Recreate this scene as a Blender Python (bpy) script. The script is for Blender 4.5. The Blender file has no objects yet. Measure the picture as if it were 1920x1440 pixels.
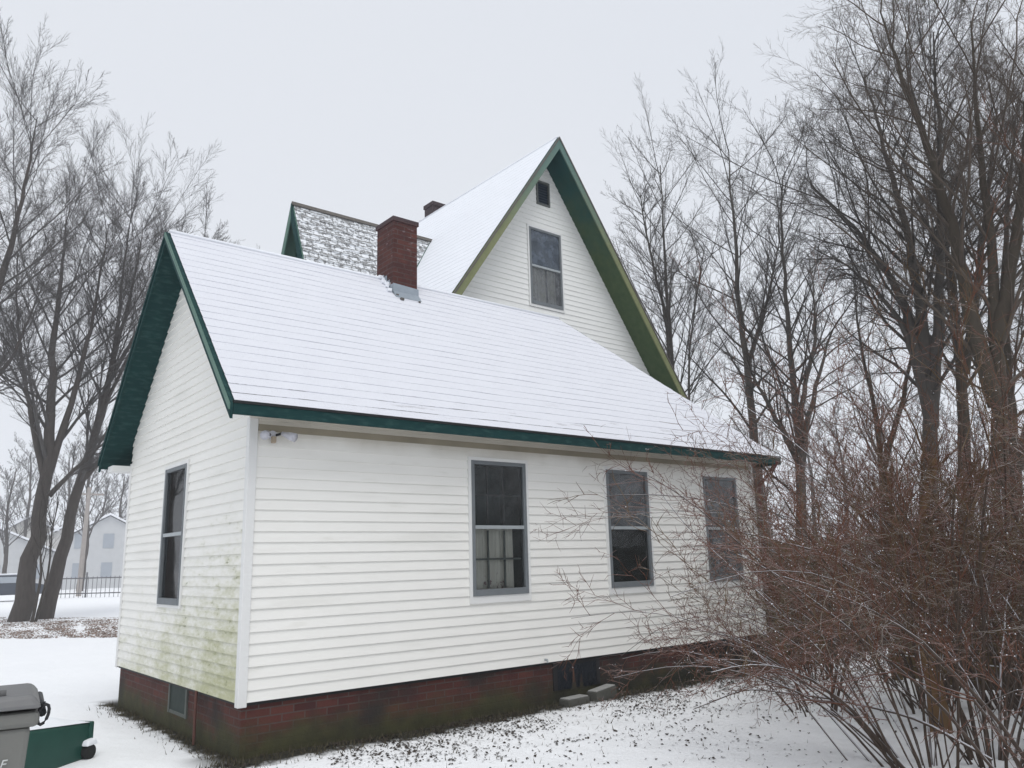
import bpy, math, random
import numpy as np
from mathutils import Vector, Matrix, noise
random.seed(7)
C = bpy.context.scene.collection
sc = bpy.context.scene

# ------------------------------------------------------------------ camera
F = 1502.0                                   # focal length in pixels of a 1920 px wide frame
CP = np.array([-2.6617, -6.8936, 1.1019])
def _rot(yaw, pitch, roll):
    f = np.array([math.sin(yaw)*math.cos(pitch), math.cos(yaw)*math.cos(pitch), math.sin(pitch)])
    r = np.array([math.cos(yaw), -math.sin(yaw), 0.]); u = np.cross(r, f)
    c, s = math.cos(roll), math.sin(roll)
    return np.array([c*r+s*u, -s*r+c*u, f])
RC = _rot(math.radians(39.4455), math.radians(12.3695), math.radians(-1.5464))
cam = bpy.data.cameras.new('camera'); camo = bpy.data.objects.new('camera', cam); C.objects.link(camo)
cam.sensor_width = 36; cam.lens = 36*F/1920; cam.clip_end = 3000; cam.clip_start = .05
m = Matrix(((RC[0][0], RC[1][0], -RC[2][0], CP[0]), (RC[0][1], RC[1][1], -RC[2][1], CP[1]),
            (RC[0][2], RC[1][2], -RC[2][2], CP[2]), (0, 0, 0, 1)))
camo.matrix_world = m
sc.camera = camo
GZ = -.46                                    # ground level; siding starts at z = 0
def ray(u, v): return RC.T @ np.array([(u-960)/F, (720-v)/F, 1.])
def atz(u, v, z=GZ): d = ray(u, v); return CP + (z-CP[2])/d[2]*d
def atd(u, v, D): d = ray(u, v); return CP + D*d/math.hypot(d[0], d[1])

# ------------------------------------------------------------------ world, sun, exposure
w = bpy.data.worlds.new('World'); sc.world = w; w.use_nodes = True
nt = w.node_tree; nt.nodes.clear()
sky = nt.nodes.new('ShaderNodeTexSky'); sky.sky_type = 'NISHITA'; sky.sun_disc = False
SUN_EL, SUN_ROT = math.radians(62), math.radians(205)
sky.sun_elevation = SUN_EL; sky.sun_rotation = SUN_ROT; sky.air_density = 1.0; sky.dust_density = 3
hs = nt.nodes.new('ShaderNodeHueSaturation'); hs.inputs['Saturation'].default_value = .10
mx = nt.nodes.new('ShaderNodeMix'); mx.data_type = 'RGBA'; mx.inputs[0].default_value = .9
mx.inputs[7].default_value = (7.45, 7.8, 8.45, 1)        # closed cloud cover
bg = nt.nodes.new('ShaderNodeBackground'); bg.inputs[1].default_value = .10
out = nt.nodes.new('ShaderNodeOutputWorld')
cn = nt.nodes.new('ShaderNodeTexNoise'); cn.inputs['Scale'].default_value = 1.6; cn.inputs['Detail'].default_value = 4      # faint cloud structure
ct = nt.nodes.new('ShaderNodeTexCoord'); cm = nt.nodes.new('ShaderNodeMix'); cm.data_type = 'RGBA'
cm.inputs[6].default_value = (7.2, 7.56, 8.25, 1); cm.inputs[7].default_value = (7.75, 8.05, 8.6, 1)
nt.links.new(ct.outputs['Generated'], cn.inputs['Vector']); nt.links.new(cn.outputs[0], cm.inputs[0]); nt.links.new(cm.outputs[2], mx.inputs[7])
nt.links.new(sky.outputs[0], hs.inputs['Color']); nt.links.new(hs.outputs[0], mx.inputs[6])
nt.links.new(mx.outputs[2], bg.inputs[0]); nt.links.new(bg.outputs[0], out.inputs[0])
sl = bpy.data.lights.new('sun', 'SUN'); sl.energy = 1.35; sl.angle = math.radians(35); sl.color = (1, .985, .96)
so = bpy.data.objects.new('sun', sl); C.objects.link(so)
so.rotation_euler = (math.radians(28), 0, math.radians(-25))
vs = sc.view_settings; vs.view_transform = 'Standard'; vs.look = 'None'; vs.gamma = 1; vs.exposure = .11
sc.cycles.use_denoising = True
sc.cycles.max_bounces = 6; sc.cycles.transparent_max_bounces = 12; sc.cycles.volume_bounces = 1
sc.cycles.volume_step_rate = 4

# ------------------------------------------------------------------ material helper
class NB:
    def __init__(s, name, rough=.6, spec=.3):
        s.m = bpy.data.materials.new(name); s.m.use_nodes = True
        s.t = s.m.node_tree; s.b = s.t.nodes['Principled BSDF']
        s.b.inputs['Roughness'].default_value = rough; s.b.inputs['Specular IOR Level'].default_value = spec
        s.co = s.t.nodes.new('ShaderNodeTexCoord').outputs['Object']
    def n(s, t): return s.t.nodes.new(t)
    def l(s, a, b):
        if isinstance(a, (int, float)): b.default_value = a
        elif isinstance(a, tuple): b.default_value = a if len(a) == 4 or b.type == 'VECTOR' else (*a, 1)
        else: s.t.links.new(a, b)
    def map(s, scale=(1, 1, 1), loc=(0, 0, 0), rot=(0, 0, 0), v=None):
        k = s.n('ShaderNodeMapping'); s.l(v or s.co, k.inputs[0]); k.inputs[1].default_value = loc
        k.inputs[2].default_value = rot; k.inputs[3].default_value = scale; return k.outputs[0]
    def noise(s, sc=5, det=4, v=None, r=.55, dist=0):
        k = s.n('ShaderNodeTexNoise'); s.l(v or s.co, k.inputs['Vector']); k.inputs['Scale'].default_value = sc
        k.inputs['Detail'].default_value = det; k.inputs['Roughness'].default_value = r
        k.inputs['Distortion'].default_value = dist; return k.outputs[0]
    def wave(s, sc, v=None, dist=0, det=2):
        k = s.n('ShaderNodeTexWave'); s.l(v or s.co, k.inputs['Vector']); k.inputs['Scale'].default_value = sc
        k.inputs['Distortion'].default_value = dist; k.inputs['Detail'].default_value = det; return k.outputs['Fac']
    def M(s, op, a, b=0., c=None, clamp=False):
        k = s.n('ShaderNodeMath'); k.operation = op; k.use_clamp = clamp
        s.l(a, k.inputs[0]); s.l(b, k.inputs[1])
        if c is not None: s.l(c, k.inputs[2])
        return k.outputs[0]
    def ss(s, x, a, b):                      # smooth step from a to b
        k = s.n('ShaderNodeMapRange'); k.interpolation_type = 'SMOOTHSTEP'; s.l(x, k.inputs[0])
        k.inputs[1].default_value = a; k.inputs[2].default_value = b
        if a > b: k.inputs[1].default_value = b; k.inputs[2].default_value = a; k.inputs[3].default_value = 1; k.inputs[4].default_value = 0
        return k.outputs[0]
    def xyz(s, v=None):
        k = s.n('ShaderNodeSeparateXYZ'); s.l(v or s.co, k.inputs[0])
        return (k.outputs[0], k.outputs[1], s.M('ADD', k.outputs[2], GZ)) if v is None else k.outputs   # height above the siding's lower edge
    def mix(s, f, a, b):
        k = s.n('ShaderNodeMix'); k.data_type = 'RGBA'; s.l(f, k.inputs[0]); s.l(a, k.inputs[6]); s.l(b, k.inputs[7]); return k.outputs[2]
    def brick(s, v, sc, c1, c2, mo, bw=.5, rh=.25, ms=.02):
        k = s.n('ShaderNodeTexBrick'); s.l(v, k.inputs[0]); s.l(c1, k.inputs[1]); s.l(c2, k.inputs[2]); s.l(mo, k.inputs[3])
        k.inputs['Scale'].default_value = sc; k.inputs['Mortar Size'].default_value = ms
        k.inputs['Brick Width'].default_value = bw; k.inputs['Row Height'].default_value = rh; return k.outputs
    def nz(s):
        k = s.n('ShaderNodeNewGeometry'); return s.xyz(k.outputs['Normal'])[2]
    def col(s, c): s.l(c, s.b.inputs['Base Color']); return s
    def rough(s, c): s.l(c, s.b.inputs['Roughness']); return s
    def bump(s, h, dist=.01, st=1.):
        k = s.n('ShaderNodeBump'); s.l(h, k.inputs['Height']); k.inputs['Distance'].default_value = dist
        k.inputs['Strength'].default_value = st; s.l(k.outputs[0], s.b.inputs['Normal']); return s
MT = {}
SNOW = (.80, .82, .86)
def simple(name, c, rough=.6, var=.15, sc=6, bump=0, spec=.3, metal=0):
    q = NB(name, rough, spec); n = q.noise(sc, 5)
    d = tuple(x*(1-var) for x in c); e = tuple(min(1, x*(1+var)) for x in c)
    q.col(q.mix(n, d, e)); q.b.inputs['Metallic'].default_value = metal
    if bump: q.bump(q.noise(sc*6, 4), bump)
    MT[name] = q.m; return q.m
simple('white_vinyl', (.70, .70, .685), .45, .05, 3)
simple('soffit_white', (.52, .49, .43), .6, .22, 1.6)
simple('alu_frame', (.15, .165, .175), .6, .15, 9)
simple('alu_rail', (.36, .39, .40), .45, .12, 9, metal=.2)
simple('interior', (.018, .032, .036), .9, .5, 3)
simple('muntin', (.11, .12, .115), .6, .1)
simple('muntin_dark', (.03, .035, .04), .6, .2)
simple('flashing', (.30, .34, .38), .4, .2, 12, .002, metal=.4)
simple('black_metal', (.015, .015, .017), .5, .3)
simple('black_edge', (.012, .013, .014), .6, .3)
simple('rust', (.11, .05, .04), .7, .3, 20)
simple('downspout_brown', (.10, .035, .03), .5, .3, 8)
simple('lamp_white', (.48, .48, .52), .35, .1)
simple('sensor_tan', (.33, .27, .20), .6, .2)
simple('concrete', (.085, .085, .075), .9, .3, 14, .004)
simple('paint_white', (.50, .51, .50), .8, .25, 60)
simple('flower', (.30, .20, .21), .9, .35, 40)
simple('pole_wood_hazed', (.34, .31, .29), .9, .2, 5)  # pole greyed, distance haze put into its colour
simple('far_wall_hazed', (.50, .51, .52), .8, .1, 2)  # far walls and glass paled, haze painted into their colour
simple('far_wall_tan_hazed', (.56, .55, .53), .8, .1, 2)
simple('far_glass_hazed', (.34, .37, .41), .3, .1, 2)
simple('car_paint', (.06, .07, .09), .3, .1)
simple('tyre', (.02, .02, .02), .9, .1)
# green paint
q = NB('green_paint', .7, .12)
n = q.noise(3.0, 6, q.map((1, 1, 1))); n2 = q.noise(26, 4, q.map((.3, 1, 1)))
c = q.mix(n, (.004, .026, .028), (.010, .046, .044)); c = q.mix(q.M('MULTIPLY', q.ss(n2, .45, .75), .55), c, (.035, .085, .080))
q.col(c).bump(n2, .002); MT['green'] = q.m
q = NB('green_paint_light', .5); n = q.noise(4, 6)
q.col(q.mix(n, (.05, .12, .10), (.11, .19, .15))).bump(q.noise(30, 4), .002); MT['green_light'] = q.m
# main roof overhang boards: teal at the top, mossy olive lower down (real algae)
q = NB('green_mossy', .75, .12); z = q.xyz()[2]; f = q.ss(q.M('ADD', z, q.M('MULTIPLY', q.noise(2.5, 5), 2.2)), 9.4, 7.0)
base = q.mix(q.noise(5, 5), (.006, .042, .048), (.015, .075, .070)); moss = q.mix(q.noise(9, 6), (.038, .068, .028), (.105, .135, .06))
wv = q.wave(3.2, q.map((0, 0, 1)))
q.col(q.mix(q.M('MULTIPLY', f, .85), base, moss)).bump(q.M('ADD', q.noise(25, 4), wv), .004); MT['green_mossy'] = q.m
q = NB('rake_olive', .6); z = q.xyz()[2]; f = q.ss(q.M('ADD', z, q.M('MULTIPLY', q.noise(4, 5), 1.5)), 8.9, 6.7)
q.col(q.mix(f, (.10, .17, .15), q.mix(q.noise(12, 5), (.12, .14, .06), (.24, .25, .13)))).bump(q.noise(30, 4), .003); MT['rake_olive'] = q.m
# siding
def siding_mat(name, algae=False, base=(.80, .79, .75)):
    q = NB(name, .5); x, y, z = q.xyz()
    c = q.mix(q.noise(1.2, 4), tuple(k*.95 for k in base), tuple(k*1.03 for k in base))
    st = q.noise(1., 5, q.map((.8, .8, 7)))
    c = q.mix(q.M('MULTIPLY', q.ss(st, .5, .75), .16), c, (.42, .42, .36))
    if name == 'siding':                     # brown staining under the eave boards, deepened to paint in the eave's shade
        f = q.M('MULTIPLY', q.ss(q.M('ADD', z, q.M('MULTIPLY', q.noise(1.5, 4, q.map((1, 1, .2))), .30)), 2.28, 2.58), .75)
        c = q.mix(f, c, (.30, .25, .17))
        f = q.M('MULTIPLY', q.ss(q.noise(3, 6, q.map((1, 1, 4))), .58, .75), .2); c = q.mix(f, c, (.52, .51, .43))
    if algae:
        n1 = q.noise(2.2, 7, q.map((1, 1, 2.6)), .68); n2 = q.noise(9, 5, q.map((1, 1, 3.)), .7)
        h = q.M('ADD', z, q.M('MULTIPLY', y, .30))
        f = q.ss(q.M('ADD', q.M('MULTIPLY', h, -.34), q.M('ADD', q.M('MULTIPLY', n1, 1.0), q.M('MULTIPLY', n2, .55))), .18, .84)
        c = q.mix(q.M('MULTIPLY', f, .9), c, q.mix(q.noise(6, 5), (.30, .32, .13), (.47, .46, .27)))
        g = q.M('MULTIPLY', q.M('MULTIPLY', q.ss(n2, .56, .66), q.ss(n1, .50, .62)), q.M('MULTIPLY', q.ss(h, 1.9, 1.4), q.ss(y, 1.9, 1.4))); c = q.mix(q.M('MULTIPLY', g, .8), c, (.16, .17, .09))
    q.col(c).bump(q.noise(60, 3, q.map((.1, .1, 1))), .001); MT[name] = q.m
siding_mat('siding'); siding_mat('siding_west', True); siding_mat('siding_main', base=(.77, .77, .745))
# brick
def brick_mat(name, mossy):
    q = NB(name, .85); x, y, z = q.xyz()
    v = q.n('ShaderNodeCombineXYZ'); q.l(q.M('ADD', x, y), v.inputs[0]); q.l(z, v.inputs[1])
    b = q.brick(v.outputs[0], 1, (.058, .017, .014), (.100, .032, .025), (.082, .058, .053), .21, .066, .006)
    c = q.mix(q.M('MULTIPLY', q.ss(q.noise(5, 6), .45, .7), .7), b[0], (.05, .02, .02))
    if mossy:
        mm = q.ss(q.M('ADD', z, q.M('MULTIPLY', q.noise(3.2, 6), -.46)), -.34, -.62)
        c = q.mix(mm, c, q.mix(q.noise(8, 5), (.022, .022, .014), (.075, .072, .028)))
        d = q.ss(q.M('MULTIPLY', x, 1.), 2.2, 4.2)
        c = q.mix(q.M('MULTIPLY', q.ss(q.M('ADD', q.noise(1.3, 5), q.M('MULTIPLY', d, .22)), .52, .74), .85), c, (.022, .022, .020))
    else:
        s_ = q.M('MULTIPLY', q.ss(q.noise(9, 6, q.map((1, 1, 2.5))), .60, .72), .35); c = q.mix(s_, c, (.35, .30, .32))
        c = q.mix(q.ss(z, 5.45, 5.6), c, (.06, .045, .05))
    q.col(c).bump(q.M('ADD', q.M('MULTIPLY', b[1], -1.), q.noise(50, 4)), .006); MT[name] = q.m
brick_mat('brick', True); brick_mat('brick_chimney', False)
# snow
def snow_mat(name, tint=SNOW):
    q = NB(name, .75, .2); n = q.noise(3, 6); n2 = q.noise(45, 5)
    q.col(q.mix(n, tuple(k*.965 for k in tint), tint)).bump(q.M('ADD', q.M('MULTIPLY', n2, .25), n), .012)
    q.b.inputs['Subsurface Weight'].default_value = 0; MT[name] = q.m; return q
snow_mat('snow')
# snow on shingle courses: thin streaks of bare shingle along the course edges near the eave
q = NB('roof_snow', .75, .2); x, y, z = q.xyz()
nn = q.noise(1., 6, q.map((1.3, 7, 7)), .7); near = q.ss(z, 3.1, 2.50)
c = q.mix(q.noise(4, 5), (.64, .65, .695), (.69, .70, .74))
q.col(q.mix(q.M('MULTIPLY', q.ss(nn, .60, .68), q.M('MULTIPLY', near, .5)), c, (.30, .29, .30))).bump(q.M('ADD', q.M('MULTIPLY', q.noise(40, 5), .3), q.noise(2.2, 6)), .03); MT['roof_snow'] = q.m
q = NB('course_edge', .8, .2); x, y, z = q.xyz()
nn = q.noise(1., 6, q.map((2.6, 9, 9)), .7); near = q.ss(z, 3.0, 2.52)
f = q.ss(q.M('ADD', nn, q.M('MULTIPLY', near, .17)), .60, .70)
q.col(q.mix(q.M('MULTIPLY', f, q.M('MULTIPLY_ADD', near, .9, .02)), (.70, .71, .755), (.15, .14, .145))); MT['course_edge'] = q.m
# patchy snow on coarse shingles
q = NB('patchy_shingle', .85, .2); x, y, z = q.xyz()
v = q.n('ShaderNodeCombineXYZ'); q.l(x, v.inputs[0]); q.l(q.M('MULTIPLY', z, .95), v.inputs[1])
b = q.brick(q.map(v=v.outputs[0]), 1, (1, 1, 1), (.2, .2, .2), (0, 0, 0), .17, .118, .014)
dd = q.noise(12, 6, q.map((.8, .8, 2.2)), .75)
f = q.M('MULTIPLY', q.ss(q.M('ADD', q.M('MULTIPLY', b[1], .07), dd), .50, .60), .8)
q.col(q.mix(f, (.76, .78, .80), q.mix(q.noise(14, 3), (.12, .115, .11), (.26, .25, .24)))).bump(q.M('MULTIPLY', f, -1.), .02); MT['patchy'] = q.m
q = NB('shingle', .9, .2); q.col(q.mix(q.noise(20, 5), (.07, .065, .06), (.17, .155, .14))).bump(q.noise(60, 4), .005); MT['shingle'] = q.m
# bark with real snow lodged on upper sides
def bark(name, a, b, snow=.55, lo=.45, hi=.8, sc=12):
    q = NB(name, .9, .15); n = q.noise(sc, 5, q.map((1, 1, .25)))
    c = q.mix(n, a, b)
    f = q.M('MULTIPLY', q.ss(q.M('ADD', q.nz(), q.M('MULTIPLY', q.noise(5, 3), .5)), lo+.25, hi+.25), snow)
    q.col(q.mix(f, c, (.62, .63, .67)))
    if sc > 5: q.bump(n, .03 if name.startswith('bark') else .01)
    MT[name] = q.m
bark('bark_maple', (.055, .050, .047), (.115, .100, .092), .35)
bark('twig_maple', (.068, .064, .064), (.13, .123, .120), .15)
bark('bark_grey', (.045, .042, .038), (.10, .088, .078), .35)
bark('twig_grey', (.036, .033, .031), (.075, .065, .058), .15)
bark('bark_brown', (.032, .027, .021), (.080, .064, .048), .3)
bark('twig_brown', (.050, .041, .034), (.12, .092, .072), .12)
bark('cane_dark', (.035, .026, .022), (.11, .080, .062), .85, .38, .75, 20)
bark('twig_red', (.050, .020, .013), (.20, .092, .058), .42, .55, .9, 20)
bark('twig_dark', (.040, .028, .016), (.18, .120, .070), .5, .55, .9, 20)
bark('stem_tan', (.11, .065, .032), (.20, .125, .065), .2, .6, .9, 10)
bark('twig_tan', (.075, .045, .028), (.16, .10, .06), .3, .5, .9, 10)
# fence wood
q = NB('fence_wood', .85, .2); c = q.mix(q.noise(4, 6, q.map((3, 3, .6))), (.075, .052, .026), (.15, .11, .058))
q.col(c).bump(q.noise(30, 4, q.map((1, 1, .1))), .004); MT['fence_wood'] = q.m
simple('leaf_dark', (.045, .035, .028), .9, .5, 30)
simple('leaf_brown', (.24, .18, .15), .9, .5, 3)
simple('grass_dead', (.075, .065, .04), .9, .4, 9)
# bins
q = NB('grey_plastic', .5); q.col(q.mix(q.noise(3, 6), (.13, .13, .12), (.18, .18, .165))).bump(q.noise(90, 2), .001); MT['grey_plastic'] = q.m
simple('grey_lid', (.155, .155, .155), .5, .15, 4)
q = NB('green_plastic', .45); q.col(q.mix(q.noise(5, 6), (.008, .045, .036), (.02, .085, .065))); MT['green_plastic'] = q.m
# ground
q = NB('ground_snow', .8, .2); x, y, z = q.xyz()
base = q.mix(q.noise(.9, 6), (.80, .815, .835), (.86, .87, .885))
lawn = q.M('MULTIPLY', q.ss(x, -1.2, 1.2), q.ss(y, .4, -.1))
sp = q.M('ADD', q.noise(26, 4, None, .6), q.M('MULTIPLY', q.noise(5, 5), .30))
near = q.ss(q.M('ADD', y, q.M('MULTIPLY', q.noise(1.4, 4), .8)), -1.6, .1)
f = q.ss(q.M('ADD', sp, q.M('MULTIPLY', near, .10)), .80, .92)
c = q.mix(q.M('MULTIPLY', q.M('MULTIPLY', f, lawn), .45), base, (.16, .15, .13))
wallx = q.M('MULTIPLY', q.ss(x, -.45, .0), q.ss(x, 8.2, 7.6))
soil = q.M('MULTIPLY', wallx, q.ss(q.M('ADD', y, q.M('MULTIPLY', q.noise(7, 5), .42)), -.10, .07))
wy = q.M('MULTIPLY', q.M('MULTIPLY', q.ss(y, 4.6, 4.0), q.ss(y, -.3, 0)), q.ss(q.M('ADD', x, q.M('MULTIPLY', q.noise(6, 5), .4)), .02, .17))
soil = q.M('MULTIPLY', q.M('MAXIMUM', q.M('MULTIPLY', soil, q.ss(y, .6, .3)), wy), 1.)
c = q.mix(soil, c, q.mix(q.noise(20, 4), (.012, .012, .010), (.045, .042, .03)))
q.col(c).bump(q.M('ADD', q.noise(2.2, 7), q.M('MULTIPLY', q.noise(40, 4), .12)), .05); MT['ground'] = q.m
# glass
def glass_mat(name, dust, c, ior=1.5):
    mm = bpy.data.materials.new(name); mm.use_nodes = True; t = mm.node_tree; t.nodes.clear()
    o = t.nodes.new('ShaderNodeOutputMaterial'); tr = t.nodes.new('ShaderNodeBsdfTransparent'); tr.inputs[0].default_value = (.82, .86, .86, 1)
    gl = t.nodes.new('ShaderNodeBsdfGlossy'); gl.inputs[1].default_value = .03
    fr = t.nodes.new('ShaderNodeFresnel'); fr.inputs[0].default_value = ior
    df = t.nodes.new('ShaderNodeBsdfDiffuse'); df.inputs[0].default_value = (*c, 1)
    tc = t.nodes.new('ShaderNodeTexCoord'); no = t.nodes.new('ShaderNodeTexNoise'); no.inputs['Scale'].default_value = 6; no.inputs['Detail'].default_value = 5
    bp = t.nodes.new('ShaderNodeBump'); bp.inputs['Distance'].default_value = .01; bp.inputs['Strength'].default_value = .12
    n2 = t.nodes.new('ShaderNodeTexNoise'); n2.inputs['Scale'].default_value = 1.5
    t.links.new(tc.outputs['Object'], no.inputs[0]); t.links.new(tc.outputs['Object'], n2.inputs[0]); t.links.new(n2.outputs[0], bp.inputs['Height']); t.links.new(bp.outputs[0], gl.inputs['Normal'])
    mr = t.nodes.new('ShaderNodeMapRange'); mr.inputs[1].default_value = .3; mr.inputs[2].default_value = .7
    mr.inputs[3].default_value = dust*.6; mr.inputs[4].default_value = min(1, dust*1.4)
    t.links.new(no.outputs[0], mr.inputs[0])
    a = t.nodes.new('ShaderNodeMixShader'); b = t.nodes.new('ShaderNodeMixShader')
    t.links.new(mr.outputs[0], a.inputs[0]); t.links.new(tr.outputs[0], a.inputs[1]); t.links.new(df.outputs[0], a.inputs[2])
    t.links.new(fr.outputs[0], b.inputs[0]); t.links.new(a.outputs[0], b.inputs[1]); t.links.new(gl.outputs[0], b.inputs[2])
    t.links.new(b.outputs[0], o.inputs[0]); MT[name] = mm
glass_mat('glass', .06, (.25, .28, .28)); glass_mat('screen', .55, (.16, .17, .18)); glass_mat('screen_blue', .6, (.13, .16, .20)); glass_mat('glass_west', .03, (.1, .12, .14), 1.42)
q = NB('curtain', .9); wv = q.wave(5, q.map((1, 1, 0)), 1.5)
q.col(q.mix(q.noise(3, 4), (.66, .62, .55), (.84, .80, .73))); MT['curtain'] = q.m

# ------------------------------------------------------------------ mesh helper
class MB:
    def __init__(s): s.v = []; s.f = []; s.mi = []
    def poly(s, pts, m=0):
        i = len(s.v); s.v += [tuple(p) for p in pts]; s.f.append(tuple(range(i, i+len(pts)))); s.mi.append(m)
    def box(s, a, b, m=0):
        x0, y0, z0 = a; x1, y1, z1 = b
        s.hexa([(x0, y0, z0), (x1, y0, z0), (x1, y1, z0), (x0, y1, z0), (x0, y0, z1), (x1, y0, z1), (x1, y1, z1), (x0, y1, z1)], m)
    def hexa(s, p, m=0):
        i = len(s.v); s.v += [tuple(q) for q in p]
        for f in ((0, 3, 2, 1), (4, 5, 6, 7), (0, 1, 5, 4), (1, 2, 6, 5), (2, 3, 7, 6), (3, 0, 4, 7)):
            s.f.append(tuple(i+k for k in f)); s.mi.append(m)
    def prism(s, pts, off, m=0):             # polygon pts extruded by vector off
        n = len(pts); i = len(s.v); o = Vector(off)
        s.v += [tuple(p) for p in pts] + [tuple(Vector(p)+o) for p in pts]
        s.f.append(tuple(range(i+n-1, i-1, -1))); s.f.append(tuple(range(i+n, i+2*n))); s.mi += [m, m]
        for k in range(n):
            s.f.append((i+k, i+(k+1) % n, i+n+(k+1) % n, i+n+k)); s.mi.append(m)
    def tube(s, pts, r, k=8, m=0, cap=True):
        pts = [Vector(p) for p in pts]; rs = r if isinstance(r, (list, tuple)) else [r]*len(pts); base = len(s.v)
        for j, p in enumerate(pts):
            t = (pts[min(j+1, len(pts)-1)]-pts[max(j-1, 0)]).normalized()
            a = t.cross(Vector((.13, .37, .92)) if abs(t.z) < .9 else Vector((1, .1, 0))).normalized(); b = t.cross(a)
            for q_ in range(k):
                an = 2*math.pi*q_/k; s.v.append(tuple(p+(a*math.cos(an)+b*math.sin(an))*rs[j]))
        for j in range(len(pts)-1):
            for q_ in range(k):
                s.f.append((base+j*k+q_, base+j*k+(q_+1) % k, base+(j+1)*k+(q_+1) % k, base+(j+1)*k+q_)); s.mi.append(m)
        if cap:
            s.f.append(tuple(base+q_ for q_ in range(k-1, -1, -1))); s.mi.append(m)
            e = base+(len(pts)-1)*k; s.f.append(tuple(e+q_ for q_ in range(k))); s.mi.append(m)
    def build(s, name, mats, parent=None, loc=None, bevel=0, smooth=False):
        me = bpy.data.meshes.new(name)
        root = parent
        while root is not None and root.parent: root = root.parent
        o0 = Vector(root.location) if root is not None else Vector(loc or (0, 0, 0))
        me.from_pydata([tuple(Vector(v)-o0) for v in s.v], [], s.f)
        if isinstance(mats, str): mats = [mats]
        for k in mats: me.materials.append(MT[k])
        me.polygons.foreach_set('material_index', s.mi)
        if smooth: me.polygons.foreach_set('use_smooth', [True]*len(s.f))
        me.update(); o = bpy.data.objects.new(name, me); C.objects.link(o)
        if parent is not None: o.parent = parent
        else: o.location = o0
        if bevel:
            b = o.modifiers.new('b', 'BEVEL'); b.width = bevel; b.segments = 2; b.limit_method = 'ANGLE'
        return o
def thing(name, loc, label, cat, group=None):
    o = bpy.data.objects.new(name, None); C.objects.link(o); o.location = loc; o.empty_display_size = .1
    return tag(o, label, cat, group)
def tag(o, label=None, cat=None, group=None, kind=None):
    if label: o['label'] = label
    if cat: o['category'] = cat
    if group: o['group'] = group
    if kind: o['kind'] = kind
    return o

# ------------------------------------------------------------------ lapped courses (siding, snowed shingles)
def clip(poly, nx, ny, d):                   # keep nx*u+ny*v <= d
    res = []
    for i in range(len(poly)):
        a, b = poly[i], poly[(i+1) % len(poly)]; da = nx*a[0]+ny*a[1]-d; db = nx*b[0]+ny*b[1]-d
        if da <= 0: res.append(a)
        if (da < 0 < db) or (db < 0 < da):
            t = da/(da-db); res.append((a[0]+t*(b[0]-a[0]), a[1]+t*(b[1]-a[1])))
    return res
def courses(mb, org, U, V, N, outline, h, lip, holes=(), v0=0, cell=0, jit=0, m_face=0, m_lip=0, thick=0):
    org, U, V, N = Vector(org), Vector(U), Vector(V), Vector(N)
    vmin = min(p[1] for p in outline); vmax = max(p[1] for p in outline)
    umin = min(p[0] for p in outline); umax = max(p[0] for p in outline)
    def P(u, v, off): return org+U*u+V*v+N*off
    k = math.floor((vmin-v0)/h)
    while v0+k*h < vmax-1e-6:
        a, b = v0+k*h, v0+(k+1)*h; cuts = sorted({a, b}|{z for (u0, u1, z0, z1) in holes for z in (z0, z1) if a < z < b})
        lo_, hi_ = max(a, vmin), min(b, vmax)
        for ca, cb in zip(cuts[:-1], cuts[1:]):
            strip = clip(clip(outline, 0, -1, -ca), 0, 1, cb)
            if len(strip) < 3: continue
            mid = (ca+cb)/2; hs_ = sorted((u0, u1) for (u0, u1, z0, z1) in holes if z0 < mid < z1)
            iv = []; cur = umin-1
            for u0, u1 in hs_: iv.append((cur, u0)); cur = u1
            iv.append((cur, umax+1))
            cells = []
            for u0, u1 in iv:
                u0, u1 = max(u0, umin), min(u1, umax)
                if u1 <= u0: continue
                n = max(1, int(round((u1-u0)/cell))) if cell else 1
                for j in range(n): cells.append((u0+(u1-u0)*j/n, u0+(u1-u0)*(j+1)/n))
            for u0, u1 in cells:
                pc = clip(clip(strip, -1, 0, -u0), 1, 0, u1)
                if len(pc) < 3: continue
                def off(u, v):
                    l = lip
                    if jit: l = lip*(1+jit*noise.noise(Vector((u*2.1, k*3.7, 0))))
                    dv = 0
                    return thick+l*(1-(v-a)/h)
                def vv(u, v):
                    return v+(jit*.010*noise.noise(Vector((u*1.3, round(v/h*8)*.71, 4))) if jit and v > vmin+1e-4 and v < vmax-1e-4 else 0)
                mb.poly([P(u, vv(u, v), off(u, v)) for u, v in pc], m_face)
                if ca == a:
                    low = sorted([p for p in pc if abs(p[1]-ca) < 1e-6])
                    if len(low) >= 2:
                        (ua, _), (ub, _) = low[0], low[-1]
                        mb.poly([P(ua, vv(ua, ca), thick), P(ub, vv(ub, ca), thick), P(ub, vv(ub, ca), off(ub, ca)), P(ua, vv(ua, ca), off(ua, ca))], m_lip)
        k += 1

# ------------------------------------------------------------------ the house
W, R_, ZR, OG, OE, XW, XF = 3.88, 1.93, 4.78, .29, .32, 7.50, 7.77
K = 1.018; ZE = ZR-K*(R_+OE)                 # top of the snow at the eave
TH = .115                                    # vertical thickness of the roof edge
ST = .022                                    # snow thickness
house = thing('house', (0, 0, GZ), 'white clapboard house with steep snow covered gables and green trim on a brick foundation', 'house')
XH = 5.58
zt = lambda y: ZR-K*abs(y-R_)
WIN = [(2.395, 3.150), (4.435, 5.190), (6.316, 7.071)]; WZ0, WZ1 = .742, 2.154
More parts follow.
